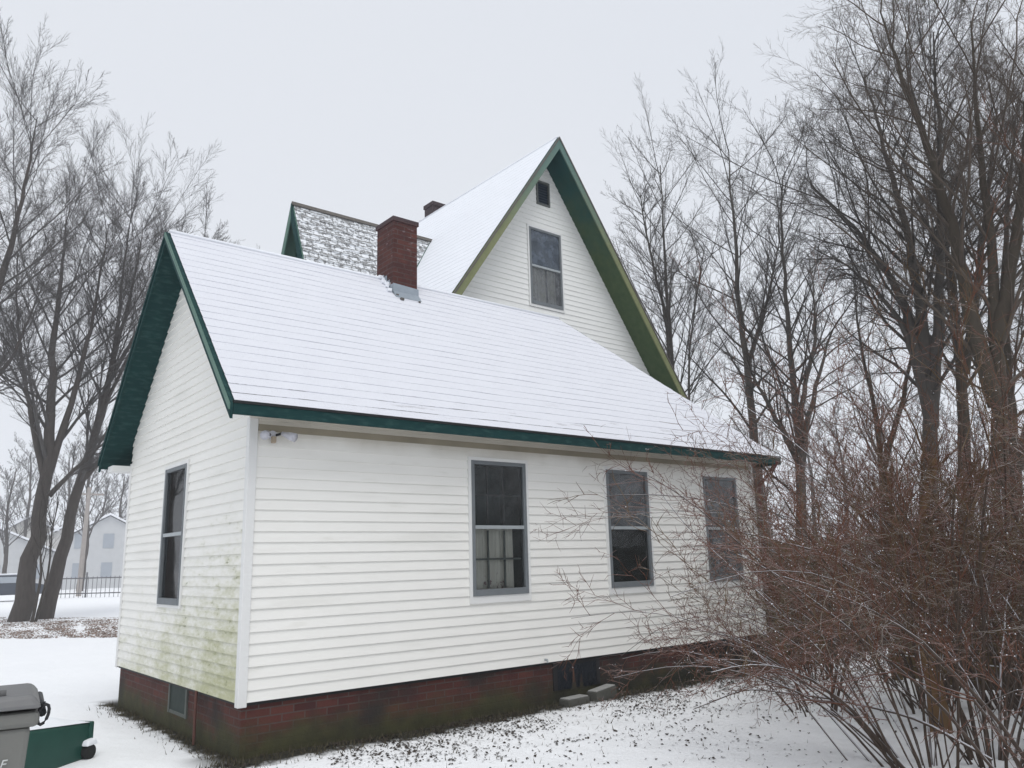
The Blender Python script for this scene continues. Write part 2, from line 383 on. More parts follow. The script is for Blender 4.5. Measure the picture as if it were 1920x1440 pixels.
# south wall
T = .035
mb = MB(); courses(mb, (0, 0, 0), (1, 0, 0), (0, 0, 1), (0, -1, 0), [(.0, 0), (XW, 0), (XW, 2.40), (.0, 2.40)], .0935, .013,
                   [(a-T, b+T, WZ0-.075, WZ1+T) for a, b in WIN], cell=.6)
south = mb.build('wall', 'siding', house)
# west gable wall
gw = [(0, 0), (W, 0), (W, zt(W)-TH), (R_, ZR-TH-.02), (0, zt(0)-TH)]
WW = (1.645, 2.365)
mb = MB(); courses(mb, (0, 0, 0), (0, 1, 0), (0, 0, 1), (-1, 0, 0), gw, .0935, .013, [(WW[0]-T, WW[1]+T, WZ0-.03, 2.17+T)], cell=.6)
west = mb.build('wall', 'siding_west', house); west['label'] = 'gable wall with green algae on its lower courses'
# north and east walls (plain, unseen side)
mb = MB(); courses(mb, (XW, 0, 0), (0, 1, 0), (0, 0, 1), (1, 0, 0), [(0, 0), (W, 0), (W, 2.4), (0, 2.4)], .0935, .013)
courses(mb, (0, W, 0), (1, 0, 0), (0, 0, 1), (0, 1, 0), [(0, 0), (XW, 0), (XW, 2.4), (0, 2.4)], .0935, .013)
mb.build('wall', 'siding', house)
# corner posts
for (x0, y0, x1, y1, zz, zb) in ((-.022, -.022, .058, .050, 2.40, -.035), (-.022, W-.04, .04, W+.022, 2.40, -.02), (XW-.08, -.022, XW+.022, .06, 2.40, -.02)):
    mb = MB(); mb.box((x0, y0, zb), (x1, y1, zz)); mb.build('corner_post', 'white_vinyl', house, bevel=.006)
# foundation
mb = MB(); mb.box((.03, .03, GZ-.3), (XW-.03, W-.03, 0.004)); fnd = mb.build('foundation', 'brick', house)
mb = MB(); mb.box((.012, .012, -.028), (XW-.012, W-.012, 0.002)); mb.build('sill_board', 'black_edge', house)
# wing roof
def prp(x, y, dz=0): return Vector((x, y, zt(y)+dz))
YN = 2*R_+OE
mb = MB()
S = [(-OG, -OE), (XF, -OE), (XH, R_), (-OG, R_)]
N_ = [(-OG, R_), (XH, R_), (XF, YN), (-OG, YN)]
for pl in (S, N_):
    mb.prism([prp(x, y, -ST-TH) for x, y in pl], (0, 0, TH-.004))
zE = zt(-OE)
mb.prism([Vector((XF, -OE, zE-ST-TH)), Vector((XF, YN, zE-ST-TH)), Vector((XH, R_, ZR-ST-TH))], (0, 0, TH-.004))
roof = mb.build('roof', 'green', house)
ln = math.sqrt(1+K*K)
mb = MB(); hh = (R_+OE)*ln; e = .012
courses(mb, (0, -OE, zE-ST), (1, 0, 0), (0, 1/ln, K/ln), (0, -K/ln, 1/ln), [(-OG+e, -.018), (XF-e, -.018), (XH, hh), (-OG+e, hh)], .137, .0045, v0=-.018, cell=.22, jit=1.2, m_face=0, m_lip=1, thick=.006)
courses(mb, (0, YN, zE-ST), (1, 0, 0), (0, -1/ln, K/ln), (0, K/ln, 1/ln), [(-OG+e, 0), (XF-e, 0), (XH, hh), (-OG+e, hh)], .137, .011, m_face=0, m_lip=1, thick=.006)
le = math.hypot(XF-XH, ZR-zE); kx, kz = (XH-XF)/le, (ZR-zE)/le
courses(mb, (XF, R_, zE-ST), (0, 1, 0), (kx, 0, kz), (kz, 0, -kx), [(-R_-OE+e, 0), (R_+OE-e, 0), (0, le)], .137, .011, m_face=0, m_lip=1, thick=.006)
mb.build('snow_cover', ['roof_snow', 'course_edge'], roof)
mb = MB(); mb.tube([(-OG+.01, R_, ZR-.004), (XH, R_, ZR-.004)], .022, 6); mb.build('ridge_snow', 'snow', roof, smooth=True)
# black drip edge and fascia boards (each proud of the roof edge)
mb = MB(); mb.box((-OG-.004, -OE-.030, zE-ST-.020), (XF+.004, -OE-.002, zE-ST+.004)); mb.build('drip_edge', 'black_edge', house)
mb = MB(); mb.box((-OG-.0, -OE-.022, zE-ST-.115), (XF+.0, -OE-.003, zE-ST-.021)); mb.build('fascia', 'green', house)
mb = MB(); mb.box((-OG, YN+.003, zE-ST-.115), (XF, YN+.022, zE-ST-.0)); mb.build('fascia', 'green', house)
# rake boards
for s_ in (-1, 1):
    mb = MB(); ya, yb = R_, R_+s_*(R_+OE+.02)
    mb.prism([(-OG-.003, ya, ZR-ST+.002), (-OG-.003, yb, zt(yb)-ST+.002), (-OG-.003, yb, zt(yb)-ST-.135), (-OG-.003, ya, ZR-ST-.135)], (-.024, 0, 0))
    mb.build('rake_board', 'green' , house)
    mb = MB(); mb.prism([(-OG-.028, ya, ZR-ST-.005), (-OG-.028, yb, zt(yb)-ST-.005), (-OG-.028, yb, zt(yb)-ST-.058), (-OG-.028, ya, ZR-ST-.058)], (-.014, 0, 0))
    mb.build('rake_trim', 'green_light' if s_ < 0 else 'green', house)
# soffit under the eaves and cornice return at the back corner
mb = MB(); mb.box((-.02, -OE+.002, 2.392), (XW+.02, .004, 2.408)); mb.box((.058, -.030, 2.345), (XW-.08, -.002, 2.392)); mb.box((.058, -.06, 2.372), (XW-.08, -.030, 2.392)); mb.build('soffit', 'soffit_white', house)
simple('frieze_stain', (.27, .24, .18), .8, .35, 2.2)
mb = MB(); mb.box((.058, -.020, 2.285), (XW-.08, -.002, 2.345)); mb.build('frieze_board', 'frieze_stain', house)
mb = MB(); mb.box((-OG+.06, W-.02, 2.30), (XW, YN-.09, 2.37)); mb.build('cornice', 'white_vinyl', house)
# downspout at the far corner
mb = MB(); mb.tube([(XW+.16, -OE-.03, 2.40), (XW+.14, -.25, 2.26), (XW+.06, -.07, 2.05), (XW+.06, -.06, .9), (XW+.06, -.06, -.30)], .035, 8); mb.build('downspout', 'downspout_brown', house)

# ---- windows
def window(U0, N, org, w, z0, z1, name='window', up='glass', low='glass', curtain=None, muntins=True, sill=.075, wall=house, depth=.10, flower=False, dirt=False):
    """double-hung window; U0 horizontal unit, N outward unit, org the point at u=0,z=0 on the wall plane."""
    U0, N, org = Vector(U0), Vector(N), Vector(org); Z = Vector((0, 0, 1))
    P = lambda u, z, n: org+U0*u+Z*z+N*n
    def bx(mb, u0, u1, za, zb, n0, n1): mb.hexa([P(u0, za, n0), P(u1, za, n0), P(u1, za, n1), P(u0, za, n1), P(u0, zb, n0), P(u1, zb, n0), P(u1, zb, n1), P(u0, zb, n1)])
    mb = MB(); f = .042                      # storm frame
    bx(mb, 0, f, z0, z1, -.03, .032); bx(mb, w-f, w, z0, z1, -.03, .032); bx(mb, f, w-f, z1-f, z1, -.03, .030); bx(mb, f, w-f, z0, z0+.065, -.03, .034)
    fr = mb.build(name, 'alu_frame', wall, bevel=.004)
    zm = z0+(z1-z0)*.5
    mb = MB(); bx(mb, f, w-f, zm-.018, zm+.018, -.02, .026); mb.build('meeting_rail', 'alu_rail', fr)
    mb = MB(); t = T
    bx(mb, -t, 0, z0-sill, z1+t, -.01, .026); bx(mb, w, w+t, z0-sill, z1+t, -.01, .026); bx(mb, 0, w, z1, z1+t, -.01, .026)
    mb.build('casing', 'white_vinyl', fr)
    mb = MB(); bx(mb, -.0, w+.0, z0-sill, z0, -.01, .022); mb.build('sill', 'white_vinyl', fr)
    mb = MB(); mb.poly([P(f, zm+.018, .008), P(w-f, zm+.018, .008), P(w-f, z1-f, .008), P(f, z1-f, .008)]); mb.build('pane', up, fr)
    mb = MB(); mb.poly([P(f, z0+.065, .0), P(w-f, z0+.065, .0), P(w-f, zm-.018, .0), P(f, zm-.018, .0)]); mb.build('pane', low, fr)
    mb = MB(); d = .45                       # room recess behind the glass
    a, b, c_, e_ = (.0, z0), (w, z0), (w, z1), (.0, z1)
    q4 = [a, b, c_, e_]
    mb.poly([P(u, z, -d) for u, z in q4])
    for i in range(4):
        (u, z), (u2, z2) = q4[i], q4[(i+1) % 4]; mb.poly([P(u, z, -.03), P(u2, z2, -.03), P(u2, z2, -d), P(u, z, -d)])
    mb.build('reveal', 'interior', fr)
    if muntins:
        for j, (za, zb, mm) in enumerate(((zm+.03, z1-f, 'muntin_dark'), (z0+.07, zm-.03, 'muntin'))):
            mb = MB()
            for k in (1, 2): u = f+(w-2*f)*k/3; bx(mb, u-.010, u+.010, za, zb, -.060, -.045)
            zz = (za+zb)/2; bx(mb, f, w-f, zz-.010, zz+.010, -.063, -.042); mb.build('muntins', mm, fr)
    if curtain:
        for (u0, u1, za, zb) in curtain:
            mb = MB(); n = max(8, int((u1-u0)/.012)); pr = None
            for i in range(n+1):
                u = u0+(u1-u0)*i/n; dd = -.085-.012*math.sin(i*.9)-.012*math.sin(i*.37+1)
                cur = (P(u, za, dd), P(u, zb, dd-.01))
                if pr: mb.poly([pr[0], cur[0], cur[1], pr[1]])
                pr = cur
            mb.build('curtain', 'curtain', fr, smooth=True)
    if flower:
        mb = MB(); rr = random.Random(4)
        for i in range(70):
            c0 = P(rr.uniform(.22, .52), z0+.075+abs(rr.gauss(0, .05)), -.09+rr.uniform(-.02, .02)); s1 = rr.uniform(.014, .03)
            a1 = Vector((rr.gauss(0, 1), rr.gauss(0, .4), rr.gauss(0, 1))).normalized()*s1; a2 = Vector((rr.gauss(0, 1), rr.gauss(0, .4), rr.gauss(0, 1))).normalized()*s1
            mb.poly([c0, c0+a1, c0+a1+a2, c0+a2*.8])
        mb.build('dried_flowers', 'flower', fr)['kind'] = 'stuff'
    return fr
ws = []
a, b = WIN[0]; o = window((1, 0, 0), (0, -1, 0), (a, 0, 0), b-a, WZ0, WZ1, curtain=[(.05, .63, WZ0+.05, WZ0+.72)], flower=True); o['label'] = 'window with pale curtain and dried flowers on the sill'
a, b = WIN[1]; o = window((1, 0, 0), (0, -1, 0), (a, 0, 0), b-a, WZ0, WZ1, up='screen', muntins=False); o['label'] = 'window with grey screen over a dark lower pane'
a, b = WIN[2]; o = window((1, 0, 0), (0, -1, 0), (a, 0, 0), b-a, WZ0, WZ1, up='screen', low='screen', muntins=False)
o = window((0, -1, 0), (-1, 0, 0), (0, WW[1], 0), WW[1]-WW[0], WZ0, 2.17, up='glass_west', low='glass_west', sill=.03, muntins=False); o['label'] = 'narrow looking reflective window in the gable wall'

# ---- basement openings
mb = MB(); mb.box((.018, 1.38, -.29), (.034, 1.90, -.26)); mb.box((.012, 1.36, -.29), (.034, 1.40, -.03)); mb.box((.012, 1.88, -.29), (.034, 1.92, -.03)); simple('old_wood', (.10, .11, .10), .8, .3); simple('murky_glass', (.03, .042, .038), .6, .5, 9, spec=.1); bw = mb.build('basement_window', 'old_wood', fnd)
mb = MB(); mb.box((.022, 1.40, -.26), (.03, 1.88, -.03)); mb.build('pane', 'murky_glass', fnd)
mb = MB(); mb.box((3.50, .018, -.31), (3.56, .034, -.03)); mb.box((4.16, .018, -.31), (4.22, .034, -.03)); mb.box((3.56, .020, -.06), (4.16, .034, -.03)); mb.build('hatch_frame', 'black_metal', fnd)
simple('blue_tarp', (.004, .007, .012), .5, .5, 5, .02)
mb = MB(); pr = None
for i in range(31):
    x = 3.56+.60*i/30; y0 = .026-.004*math.sin(i*.9)-.006*math.sin(i*.31); cur = ((x, y0, -.31), (x, y0-.004, -.05))
    if pr: mb.poly([pr[0], cur[0], cur[1], pr[1]])
    pr = cur
mb.build('hatch_cover', 'blue_tarp', fnd, smooth=True)
mb = MB(); mb.tube([(-.012, 1.02, -.0), (-.012, 1.02, -.30), (-.014, 1.01, GZ-.05)], .014, 8); mb.build('drain_pipe', 'rust', house)
mb = MB(); mb.tube([(3.35, -.022, .035), (3.35, -.06, .035)], .012, 8); mb.tube([(3.35, -.06, .035), (3.35, -.065, .005)], .01, 8); mb.build('spigot', 'alu_rail', house)

# ---- floodlight under the eave
mb = MB(); mb.tube([(.185, -.015, 2.25), (.185, -.045, 2.25)], .04, 16); fl = mb.build('floodlight', 'lamp_white', house, bevel=.004)
for s_ in (-1, 1):
    mb = MB(); a = Vector((.185+s_*.03, -.045, 2.25)); b = Vector((.185+s_*.065, -.09, 2.262)); c1 = Vector((.185+s_*.11, -.15, 2.235)); c2 = Vector((.185+s_*.14, -.20, 2.215))
    mb.tube([a, b], .012, 8, 1); mb.tube([b, b.lerp(c1, .45), c1, c2], [.018, .024, .035, .040], 14, 0); mb.build('lamp_head', ['lamp_white', 'black_metal'], fl, smooth=True)
mb = MB(); mb.box((.165, -.085, 2.175), (.205, -.04, 2.235)); mb.build('motion_sensor', 'sensor_tan', fl, bevel=.008)

# ---- wing chimney
cx0, cx1, cy0, cy1, cz = 2.45, 2.815, 1.69, 2.12, 5.60
mb = MB(); mb.box((cx0, cy0, 4.2), (cx1, cy1, cz-.075)); mb.box((cx0-.018, cy0-.018, cz-.075), (cx1+.018, cy1+.018, cz-.012)); chim = mb.build('chimney', 'brick_chimney', roof, bevel=.004)
mb = MB(); mb.box((cx0+.05, cy0+.05, cz-.012), (cx1-.05, cy1-.05, cz+.0)); mb.build('chimney_cap', 'black_metal', chim)
zf = zt(cy0)
mb = MB(); mb.prism([(cx0-.012, cy0-.012, zf-.05), (cx1+.012, cy0-.012, zf-.05), (cx1+.012, cy0-.012, zf+.095), (cx0-.012, cy0-.012, zf+.115)], (0, -.006, 0))
mb.prism([(cx0-.012, cy0-.09, zt(cy0-.09)-.004), (cx1+.012, cy0-.09, zt(cy0-.09)-.004), (cx1+.012, cy0-.01, zf+.012), (cx0-.012, cy0-.01, zf+.012)], (0, 0, .006))
for i in range(6):
    ya = cy0-.012+i*.075; mb.box((cx0-.020, ya, zt(ya)-.04), (cx0-.013, ya+.076, zt(min(ya+.07, R_))+.045))
mb.build('flashing', 'flashing', chim)
mb = MB(); rr = random.Random(3)
for i in range(40):
    ya = cy0+rr.uniform(-.02, .40); x = cx0-.02-rr.uniform(0, .05); z = zt(ya)+rr.uniform(.0, .03); s1 = rr.uniform(.008, .03)
    mb.box((x-s1, ya-s1, z-.02), (x+s1, ya+s1, z+s1*.8))
mb.build('snow_clumps', 'snow', chim, bevel=.008)['kind'] = 'stuff'
for x, dy, s1 in ((2.50, -.13, .018), (2.47, -.06, .014), (2.78, -.11, .010)):
    y = cy0+dy; mb = MB(); mb.box((x-s1, y-s1, zt(y)-.01), (x+s1*1.6, y+s1, zt(y)+s1*1.2)); mb.build('brick_fragment', 'shingle', chim, bevel=.003)

# ------------------------------------------------------------------ main house block
XM, ZM, SM, YF, YB, GY = 6.30, 8.43, 1.444, 2.52, 7.35, 2.99
HW, WH = 3.6, 3.25
TV = .19
zm_ = lambda x: ZM-SM*abs(x-XM)
mb = MB()
go = [(XM-WH, 2.0), (XM+WH, 2.0), (XM+WH, zm_(XM+WH)-TV-.03), (XM, ZM-TV-.03), (XM-WH, zm_(XM-WH)-TV-.03)]
MW = (5.925, 6.675, 5.375, 6.785); VN = (6.17, 6.42, 7.30, 7.70)
courses(mb, (0, GY, 0), (1, 0, 0), (0, 0, 1), (0, -1, 0), go, .0935, .013, [(MW[0]-T, MW[1]+T, MW[2]-.05, MW[3]+T), (VN[0]-.03, VN[1]+.03, VN[2]-.03, VN[3]+.03)], cell=.7)
mb.build('gable_wall', 'siding_main', house)
mb = MB(); x0, x1 = XM-WH, XM+WH; ztw = zm_(x1)-TV-.05
mb.poly([(x0, W+.03, -.2), (x0, YB-.4, -.2), (x0, YB-.4, ztw), (x0, W+.03, ztw)]); mb.poly([(x1, GY, -.2), (x1, YB-.4, -.2), (x1, YB-.4, ztw), (x1, GY, ztw)]); mb.poly([(XW+.03, GY+.002, -.2), (x1, GY+.002, -.2), (x1, GY+.002, 2.0), (XW+.03, GY+.002, 2.0)])
mb.poly([(x0, YB-.4, -.2), (x1, YB-.4, -.2), (x1, YB-.4, ztw), (XM, YB-.4, ZM-TV-.03), (x0, YB-.4, ztw)]); mb.build('wall', 'siding', house)
mb = MB(); mb.box((x0+.03, W, GZ-.3), (x1-.03, YB-.43, -.2)); mb.box((XW, GY+.03, GZ-.3), (x1-.03, W, -.2)); mb.build('foundation', 'brick', house)
mb = MB(); LD = .03
for s_ in (-1, 1):
    xe = XM+s_*HW; pl = [(XM, YF), (xe, YF), (xe, YB), (XM, YB)]
    mb.prism([(x, y, zm_(x)-LD-TV) for x, y in pl], (0, 0, TV-.005))
mroof = mb.build('roof', 'green_mossy', house)
lm = math.sqrt(1+SM*SM); hm = HW*lm; mb = MB()
courses(mb, (XM-HW, YB, zm_(XM-HW)-LD), (0, -1, 0), (1/lm, 0, SM/lm), (-SM/lm, 0, 1/lm), [(.01, 0), (YB-YF-.012, 0), (YB-YF-.012, hm), (.01, hm)], .14, .0025, cell=.3, jit=.5, thick=.012, m_lip=0)
courses(mb, (XM+HW, YF, zm_(XM+HW)-LD), (0, 1, 0), (-1/lm, 0, SM/lm), (SM/lm, 0, 1/lm), [(.012, 0), (YB-YF-.01, 0), (YB-YF-.01, hm), (.012, hm)], .14, .006, thick=.012, m_lip=1)
mb.build('snow_cover', ['snow', 'course_edge'], mroof)
mb = MB(); mb.tube([(XM, YF+.01, ZM-.008), (XM, YB, ZM-.008)], .022, 6); mb.build('ridge_snow', 'snow', mroof, smooth=True)
for s_ in (-1, 1):
    xe = XM+s_*HW
    mb = MB(); mb.prism([(XM, YF-.003, ZM-LD+.004), (xe, YF-.003, zm_(xe)-LD+.004), (xe, YF-.003, zm_(xe)-LD-TV-.03), (XM, YF-.003, ZM-LD-TV-.03)], (0, -.022, 0)); mb.build('rake_board', 'rake_olive', house)
    mb = MB(); mb.prism([(XM, YF-.027, ZM-LD+.006), (xe, YF-.027, zm_(xe)-LD+.006), (xe, YF-.027, zm_(xe)-LD-.035), (XM, YF-.027, ZM-LD-.035)], (0, -.012, 0)); mb.build('rake_trim', 'shingle', house)
o = window((1, 0, 0), (0, -1, 0), (MW[0], GY, 0), MW[1]-MW[0], MW[2], MW[3], up='screen_blue', low='screen', curtain=[(.04, .44, MW[2]+.03, MW[2]+.75), (.50, .70, MW[2]+.03, MW[2]+.75)], muntins=False, sill=.045); o['label'] = 'upstairs window with blue grey upper pane and curtains below'
mb = MB(); x0, x1, z0, z1 = VN
for a, b in (((x0-.03, z0-.03), (x0, z1+.03)), ((x1, z0-.03), (x1+.03, z1+.03)), ((x0, z1), (x1, z1+.03)), ((x0, z0-.03), (x1, z0))):
    mb.box((a[0], GY-.03, a[1]), (b[0], GY+.01, b[1]))
vt = mb.build('vent', 'muntin', house)
mb = MB(); mb.box((x0, GY+.015, z0), (x1, GY+.03, z1))
for i in range(8):
    z = z0+(z1-z0)*i/8; mb.hexa([(x0, GY-.012, z), (x1, GY-.012, z), (x1, GY+.014, z+.03), (x0, GY+.014, z+.03), (x0, GY-.012, z+.006), (x1, GY-.012, z+.006), (x1, GY+.014, z+.036), (x0, GY+.014, z+.036)])
simple('vent_dark', (.025, .04, .06), .6, .2); mb.build('louvres', 'vent_dark', vt)
mb = MB(); mb.box((6.62, 7.0, 7.2), (6.98, 7.34, 8.90)); mb.box((6.60, 6.98, 8.90), (7.0, 7.36, 8.99)); mb.build('chimney', 'brick_chimney', mroof, bevel=.004)
# ---- cross gable behind the ridge
DY, DZ, DX0, DX1, DS = 5.29, 7.18, 2.59, 5.45, 2.35
zd = lambda y: DZ-DS*abs(y-DY)
mb = MB()
for s_ in (-1, 1):
    ye = DY+s_*1.0; zb = zd(ye)
    xa = XM-(ZM-zb)/SM
    mb.prism([(DX0, DY, DZ-.02), (DX0, ye, zb-.02), (xa, ye, zb-.02), (DX1, DY, DZ-.02)], (0, s_*.03, -.10))
dr = mb.build('dormer_roof', 'green_light', house)
mb = MB(); ld = math.sqrt(1+DS*DS)
for s_ in (-1, 1):
    xa = XM-(ZM-zd(DY+1.0))/SM
    courses(mb, (0, DY+s_*1.0, zd(DY+1.0)-.02), (1, 0, 0), (0, -s_/ld, DS/ld), (0, s_*DS/ld, 1/ld), [(DX0+.02, 0), (xa-.05, 0), (DX1-.04, ld), (DX0+.02, ld)], .135, .012, cell=.12, jit=.9, thick=.004)
mb.build('shingles', 'patchy', dr)
mb = MB(); mb.prism([(DX0-.01, DY-.05, DZ-.045), (DX0-.01, DY, DZ+.035), (DX0-.01, DY+.05, DZ-.045)], (DX1-DX0+.02, 0, 0)); mb.build('ridge_cap', 'shingle', dr)
mb = MB(); mb.prism([(DX0+.22, DY-.92, 4.9), (DX0+.22, DY+.92, 4.9), (DX0+.22, DY, DZ-.14)], (.05, 0, 0)); mb.build('gable_wall', 'green', dr)
for s_ in (-1, 1):
    mb = MB(); ye = DY+s_*1.0; mb.prism([(DX0-.003, DY, DZ-.005), (DX0-.003, ye, zd(ye)), (DX0-.003, ye, zd(ye)-.30), (DX0-.003, DY, DZ-.30)], (-.02, 0, 0)); mb.build('rake_board', 'green_light' if s_ > 0 else 'green', dr)

# ------------------------------------------------------------------ ground
def gaxis(c, near, far, n1, n2):
    a = np.linspace(-near, near, n1); g = near+(far-near)*np.linspace(0, 1, n2)[1:]**2.2
    return np.concatenate([c-g[::-1], c+a, c+g])
gx = gaxis(3, 14, 600, 170, 26); gy = gaxis(2, 14, 600, 170, 26)
def gh(x, y):
    d = max(0., min(1., (math.hypot(x-3.7, (y-1.9)*1.2)-4.2)/3))
    h = GZ+.020*noise.noise(Vector((x*.9, y*.9, 0)))+.045*noise.noise(Vector((x*.22, y*.22, 3)))*d
    e_ = max(0, .25-max(0, -y))/.25 if -.25 < y < .3 and -.3 < x < 7.8 else 0
    return h+.015*e_
V = [(x, y, gh(x, y) if abs(x) < 60 and abs(y) < 80 else GZ) for y in gy for x in gx]
nx = len(gx); Fc = [(j*nx+i, j*nx+i+1, (j+1)*nx+i+1, (j+1)*nx+i) for j in range(len(gy)-1) for i in range(nx-1)]
me = bpy.data.meshes.new('ground'); me.from_pydata(V, [], Fc); me.materials.append(MT['ground']); me.polygons.foreach_set('use_smooth', [True]*len(Fc)); me.update()
o = bpy.data.objects.new('ground', me); C.objects.link(o); tag(o, kind='structure')

def scatter(name, mat, pts, smin, smax, label, flat=.5, seed=1, blade=False):
    rr = random.Random(seed); mb = MB()
    for x, y in pts:
        z = gh(x, y)+.002; s1 = rr.uniform(smin, smax); an = rr.uniform(0, 6.28)
        if blade:
            h = rr.uniform(.015, .06); lx, ly = rr.gauss(0, .02), rr.gauss(0, .02); c_, d_ = math.cos(an)*s1, math.sin(an)*s1
            mb.poly([(x-c_, y-d_, z-.01), (x+c_, y+d_, z-.01), (x+lx, y+ly, z+h)]); continue
        a1 = Vector((math.cos(an), math.sin(an), rr.uniform(-flat, flat)))*s1; a2 = Vector((-math.sin(an), math.cos(an), rr.uniform(-flat, flat)))*s1*rr.uniform(.5, 1)
        c0 = Vector((x, y, z+s1*.25)); up = Vector((0, 0, s1*.35*rr.uniform(0, 1)))
        mb.poly([c0-a1, c0-a2*.8+up, c0+a1, c0+a2+up])
    ob = mb.build(name, mat); tag(ob, label, name.replace('_', ' '), kind='stuff'); return ob
rr = random.Random(11)
pts = []
while len(pts) < 8000:
    x = rr.uniform(-.6, 9.5); y = -abs(rr.expovariate(1/.9))+.02
    if y < -5.5: continue
    if noise.noise(Vector((x*1.1, y*1.1, 7)))+.8*noise.noise(Vector((x*4.1, y*4.1, 2)))+rr.uniform(-.3, .4) < 0: continue
    pts.append((x, y))
scatter('leaf_litter', 'leaf_dark', pts, .006, .020, 'dark leaf bits scattered over the snowy lawn beside the brick foundation')
pts = []
for i in range(2800):
    x = rr.uniform(-.3, 8.2); y = -abs(rr.gauss(0, .16))+.03; pts.append((x, y))
for i in range(900):
    x = .02-abs(rr.gauss(0, .10)); y = rr.uniform(-.1, 4); pts.append((x, y))
for i in range(700): pts.append((rr.uniform(-.5, 9), -abs(rr.gauss(0, 1.2))-.1))
scatter('grass', 'grass_dead', pts, .003, .007, 'dead grass blades poking through the snow along the foundation', blade=True, seed=5)
pts = []
for i in range(15000):
    u = rr.uniform(-60, 260); v = 1158+(38-(u-60)*.02)*rr.random()**1.1
    if noise.noise(Vector((u*.03, v*.06, 1)))+(u-60)/500 < rr.uniform(-.45, .35): continue
    p = atz(u, v); pts.append((p[0], p[1]))
scatter('fallen_leaves', 'leaf_brown', pts, .014, .036, 'band of brown fallen leaves on the snow before the leaning twin trunks', seed=6)

# ------------------------------------------------------------------ concrete blocks by the hatch
simple('grey_slush', (.30, .30, .29), .8, .4, 25)
def block(x, y, rz, w_, d_, h_, label, tilt=0):
    r = thing('concrete_block', (x, y, GZ), label, 'block', 'concrete blocks under the dark hatch'); mb = MB(); mb.box((x-w_/2, y-d_/2, GZ-.01), (x+w_/2, y+d_/2, GZ+h_)); ob = mb.build('block_body', 'concrete', r, bevel=.008)
    mb = MB(); mb.box((x-w_/2+.01, y-d_/2+.01, GZ+h_), (x+w_/2-.01, y+d_/2-.012, GZ+h_+.012)); mb.build('snow_cap', 'grey_slush', r, bevel=.005); r.rotation_euler = (0, tilt, rz); return r
block(3.66, -.13, .1, .34, .15, .08, 'low concrete block left of its neighbour under the dark hatch')
block(4.10, -.12, .2, .40, .14, .125, 'raised concrete block right of the other under the dark hatch', -.06)

# ------------------------------------------------------------------ bins
c0 = atd(78, 1285, 3.3); U2 = Vector((RC[0][0], RC[0][1], 0)).normalized(); U2 = (Matrix.Rotation(math.radians(31), 3, 'Z') @ U2); V2 = Vector((-U2.y, U2.x, 0))
bp_ = Vector((c0[0], c0[1], 0))               # top right near corner
bz = .66; cart = thing('wheelie_bin', (bp_.x-.35*U2.x, bp_.y-.35*U2.y, GZ), 'grey wheeled rubbish bin with worn white lettering at the left edge', 'bin')
def BP(u, v, z): p = bp_+U2*u+V2*v; return (p.x, p.y, z)
def frus(mb, z0, z1, i0, i1, L=.70, D=.46, m=0):   # tapered box, i = inset
    pt = lambda z, i: [BP(-L+i, i*.6, z), BP(-i, i*.6, z), BP(-i, D-i*.6, z), BP(-L+i, D-i*.6, z)]
    mb.hexa(pt(z0, i0)+pt(z1, i1), m)
zt_ = .655
mb = MB(); frus(mb, GZ+.02, zt_-.06, .075, .02); frus(mb, zt_-.06, zt_-.01, -.002, -.004); body = mb.build('body', 'grey_plastic', cart, bevel=.015)
mb = MB(); Lq = [BP(-.72, -.02, zt_), BP(.01, -.02, zt_), BP(.01, .47, zt_), BP(-.72, .47, zt_)]
Lh = [BP(-.70, .0, zt_+.035), BP(-.02, .0, zt_+.045), BP(-.02, .45, zt_+.035), BP(-.70, .45, zt_+.03)]; mb.hexa(Lq+Lh)
lid = mb.build('lid', 'grey_lid', cart, bevel=.014)
mb = MB(); mb.tube([BP(-.62, .06, zt_+.04), BP(-.40, .06, zt_+.052), BP(-.10, .06, zt_+.048)], .014, 8); mb.build('lid_rib', 'grey_lid', lid, smooth=True)
mb = MB(); pp = []
for i in range(13):
    a = math.pi*2*i/12; pp.append(BP(.014+.015*math.cos(a)+.006*math.sin(a), .02, zt_-.025+.032*math.sin(a)))
mb.tube(pp, .0055, 8); mb.tube([BP(-.02, .03, zt_+.008), BP(.018, .03, zt_+.008)], .008, 8); mb.tube([BP(.01, .03, zt_-.02), BP(.01, .50, zt_-.02)], .014, 8); mb.build('handle', 'black_metal', cart, smooth=True)
for v_ in (.0, .50):
    mb = MB(); mb.tube([BP(-.08, v_, GZ+.12), BP(-.08, v_+.06, GZ+.12)], .12, 20); mb.build('wheel', 'tyre', cart)
# worn stencil lettering low on the near side
def text_on(txt, size, origin, ux, up, mat, parent, name='lettering', shear=.25):
    cu = bpy.data.curves.new('t', 'FONT'); cu.body = txt; cu.size = size; cu.shear = shear; cu.extrude = .001; cu.space_character = 1.25
    to = bpy.data.objects.new('t', cu); C.objects.link(to); dg = bpy.context.evaluated_depsgraph_get(); me = bpy.data.meshes.new_from_object(to.evaluated_get(dg))
    bpy.data.objects.remove(to); ux, up = Vector(ux).normalized(), Vector(up).normalized(); nn_ = ux.cross(up); root = parent
    while root.parent: root = root.parent
    M4 = Matrix(((ux.x, up.x, nn_.x, 0), (ux.y, up.y, nn_.y, 0), (ux.z, up.z, nn_.z, 0), (0, 0, 0, 1))); M4.translation = Vector(origin)-root.location
    me.transform(M4); me.materials.clear(); me.materials.append(MT[mat]); ob = bpy.data.objects.new(name, me); C.objects.link(ob); ob.parent = parent; return ob
text_on('4 8 AF', .040, BP(-.215, .006, .475), U2, (0, 0, 1), 'paint_white', body)
text_on('0 3 L 5', .040, BP(-.225, .008, .42), U2, (0, 0, 1), 'paint_white', body)

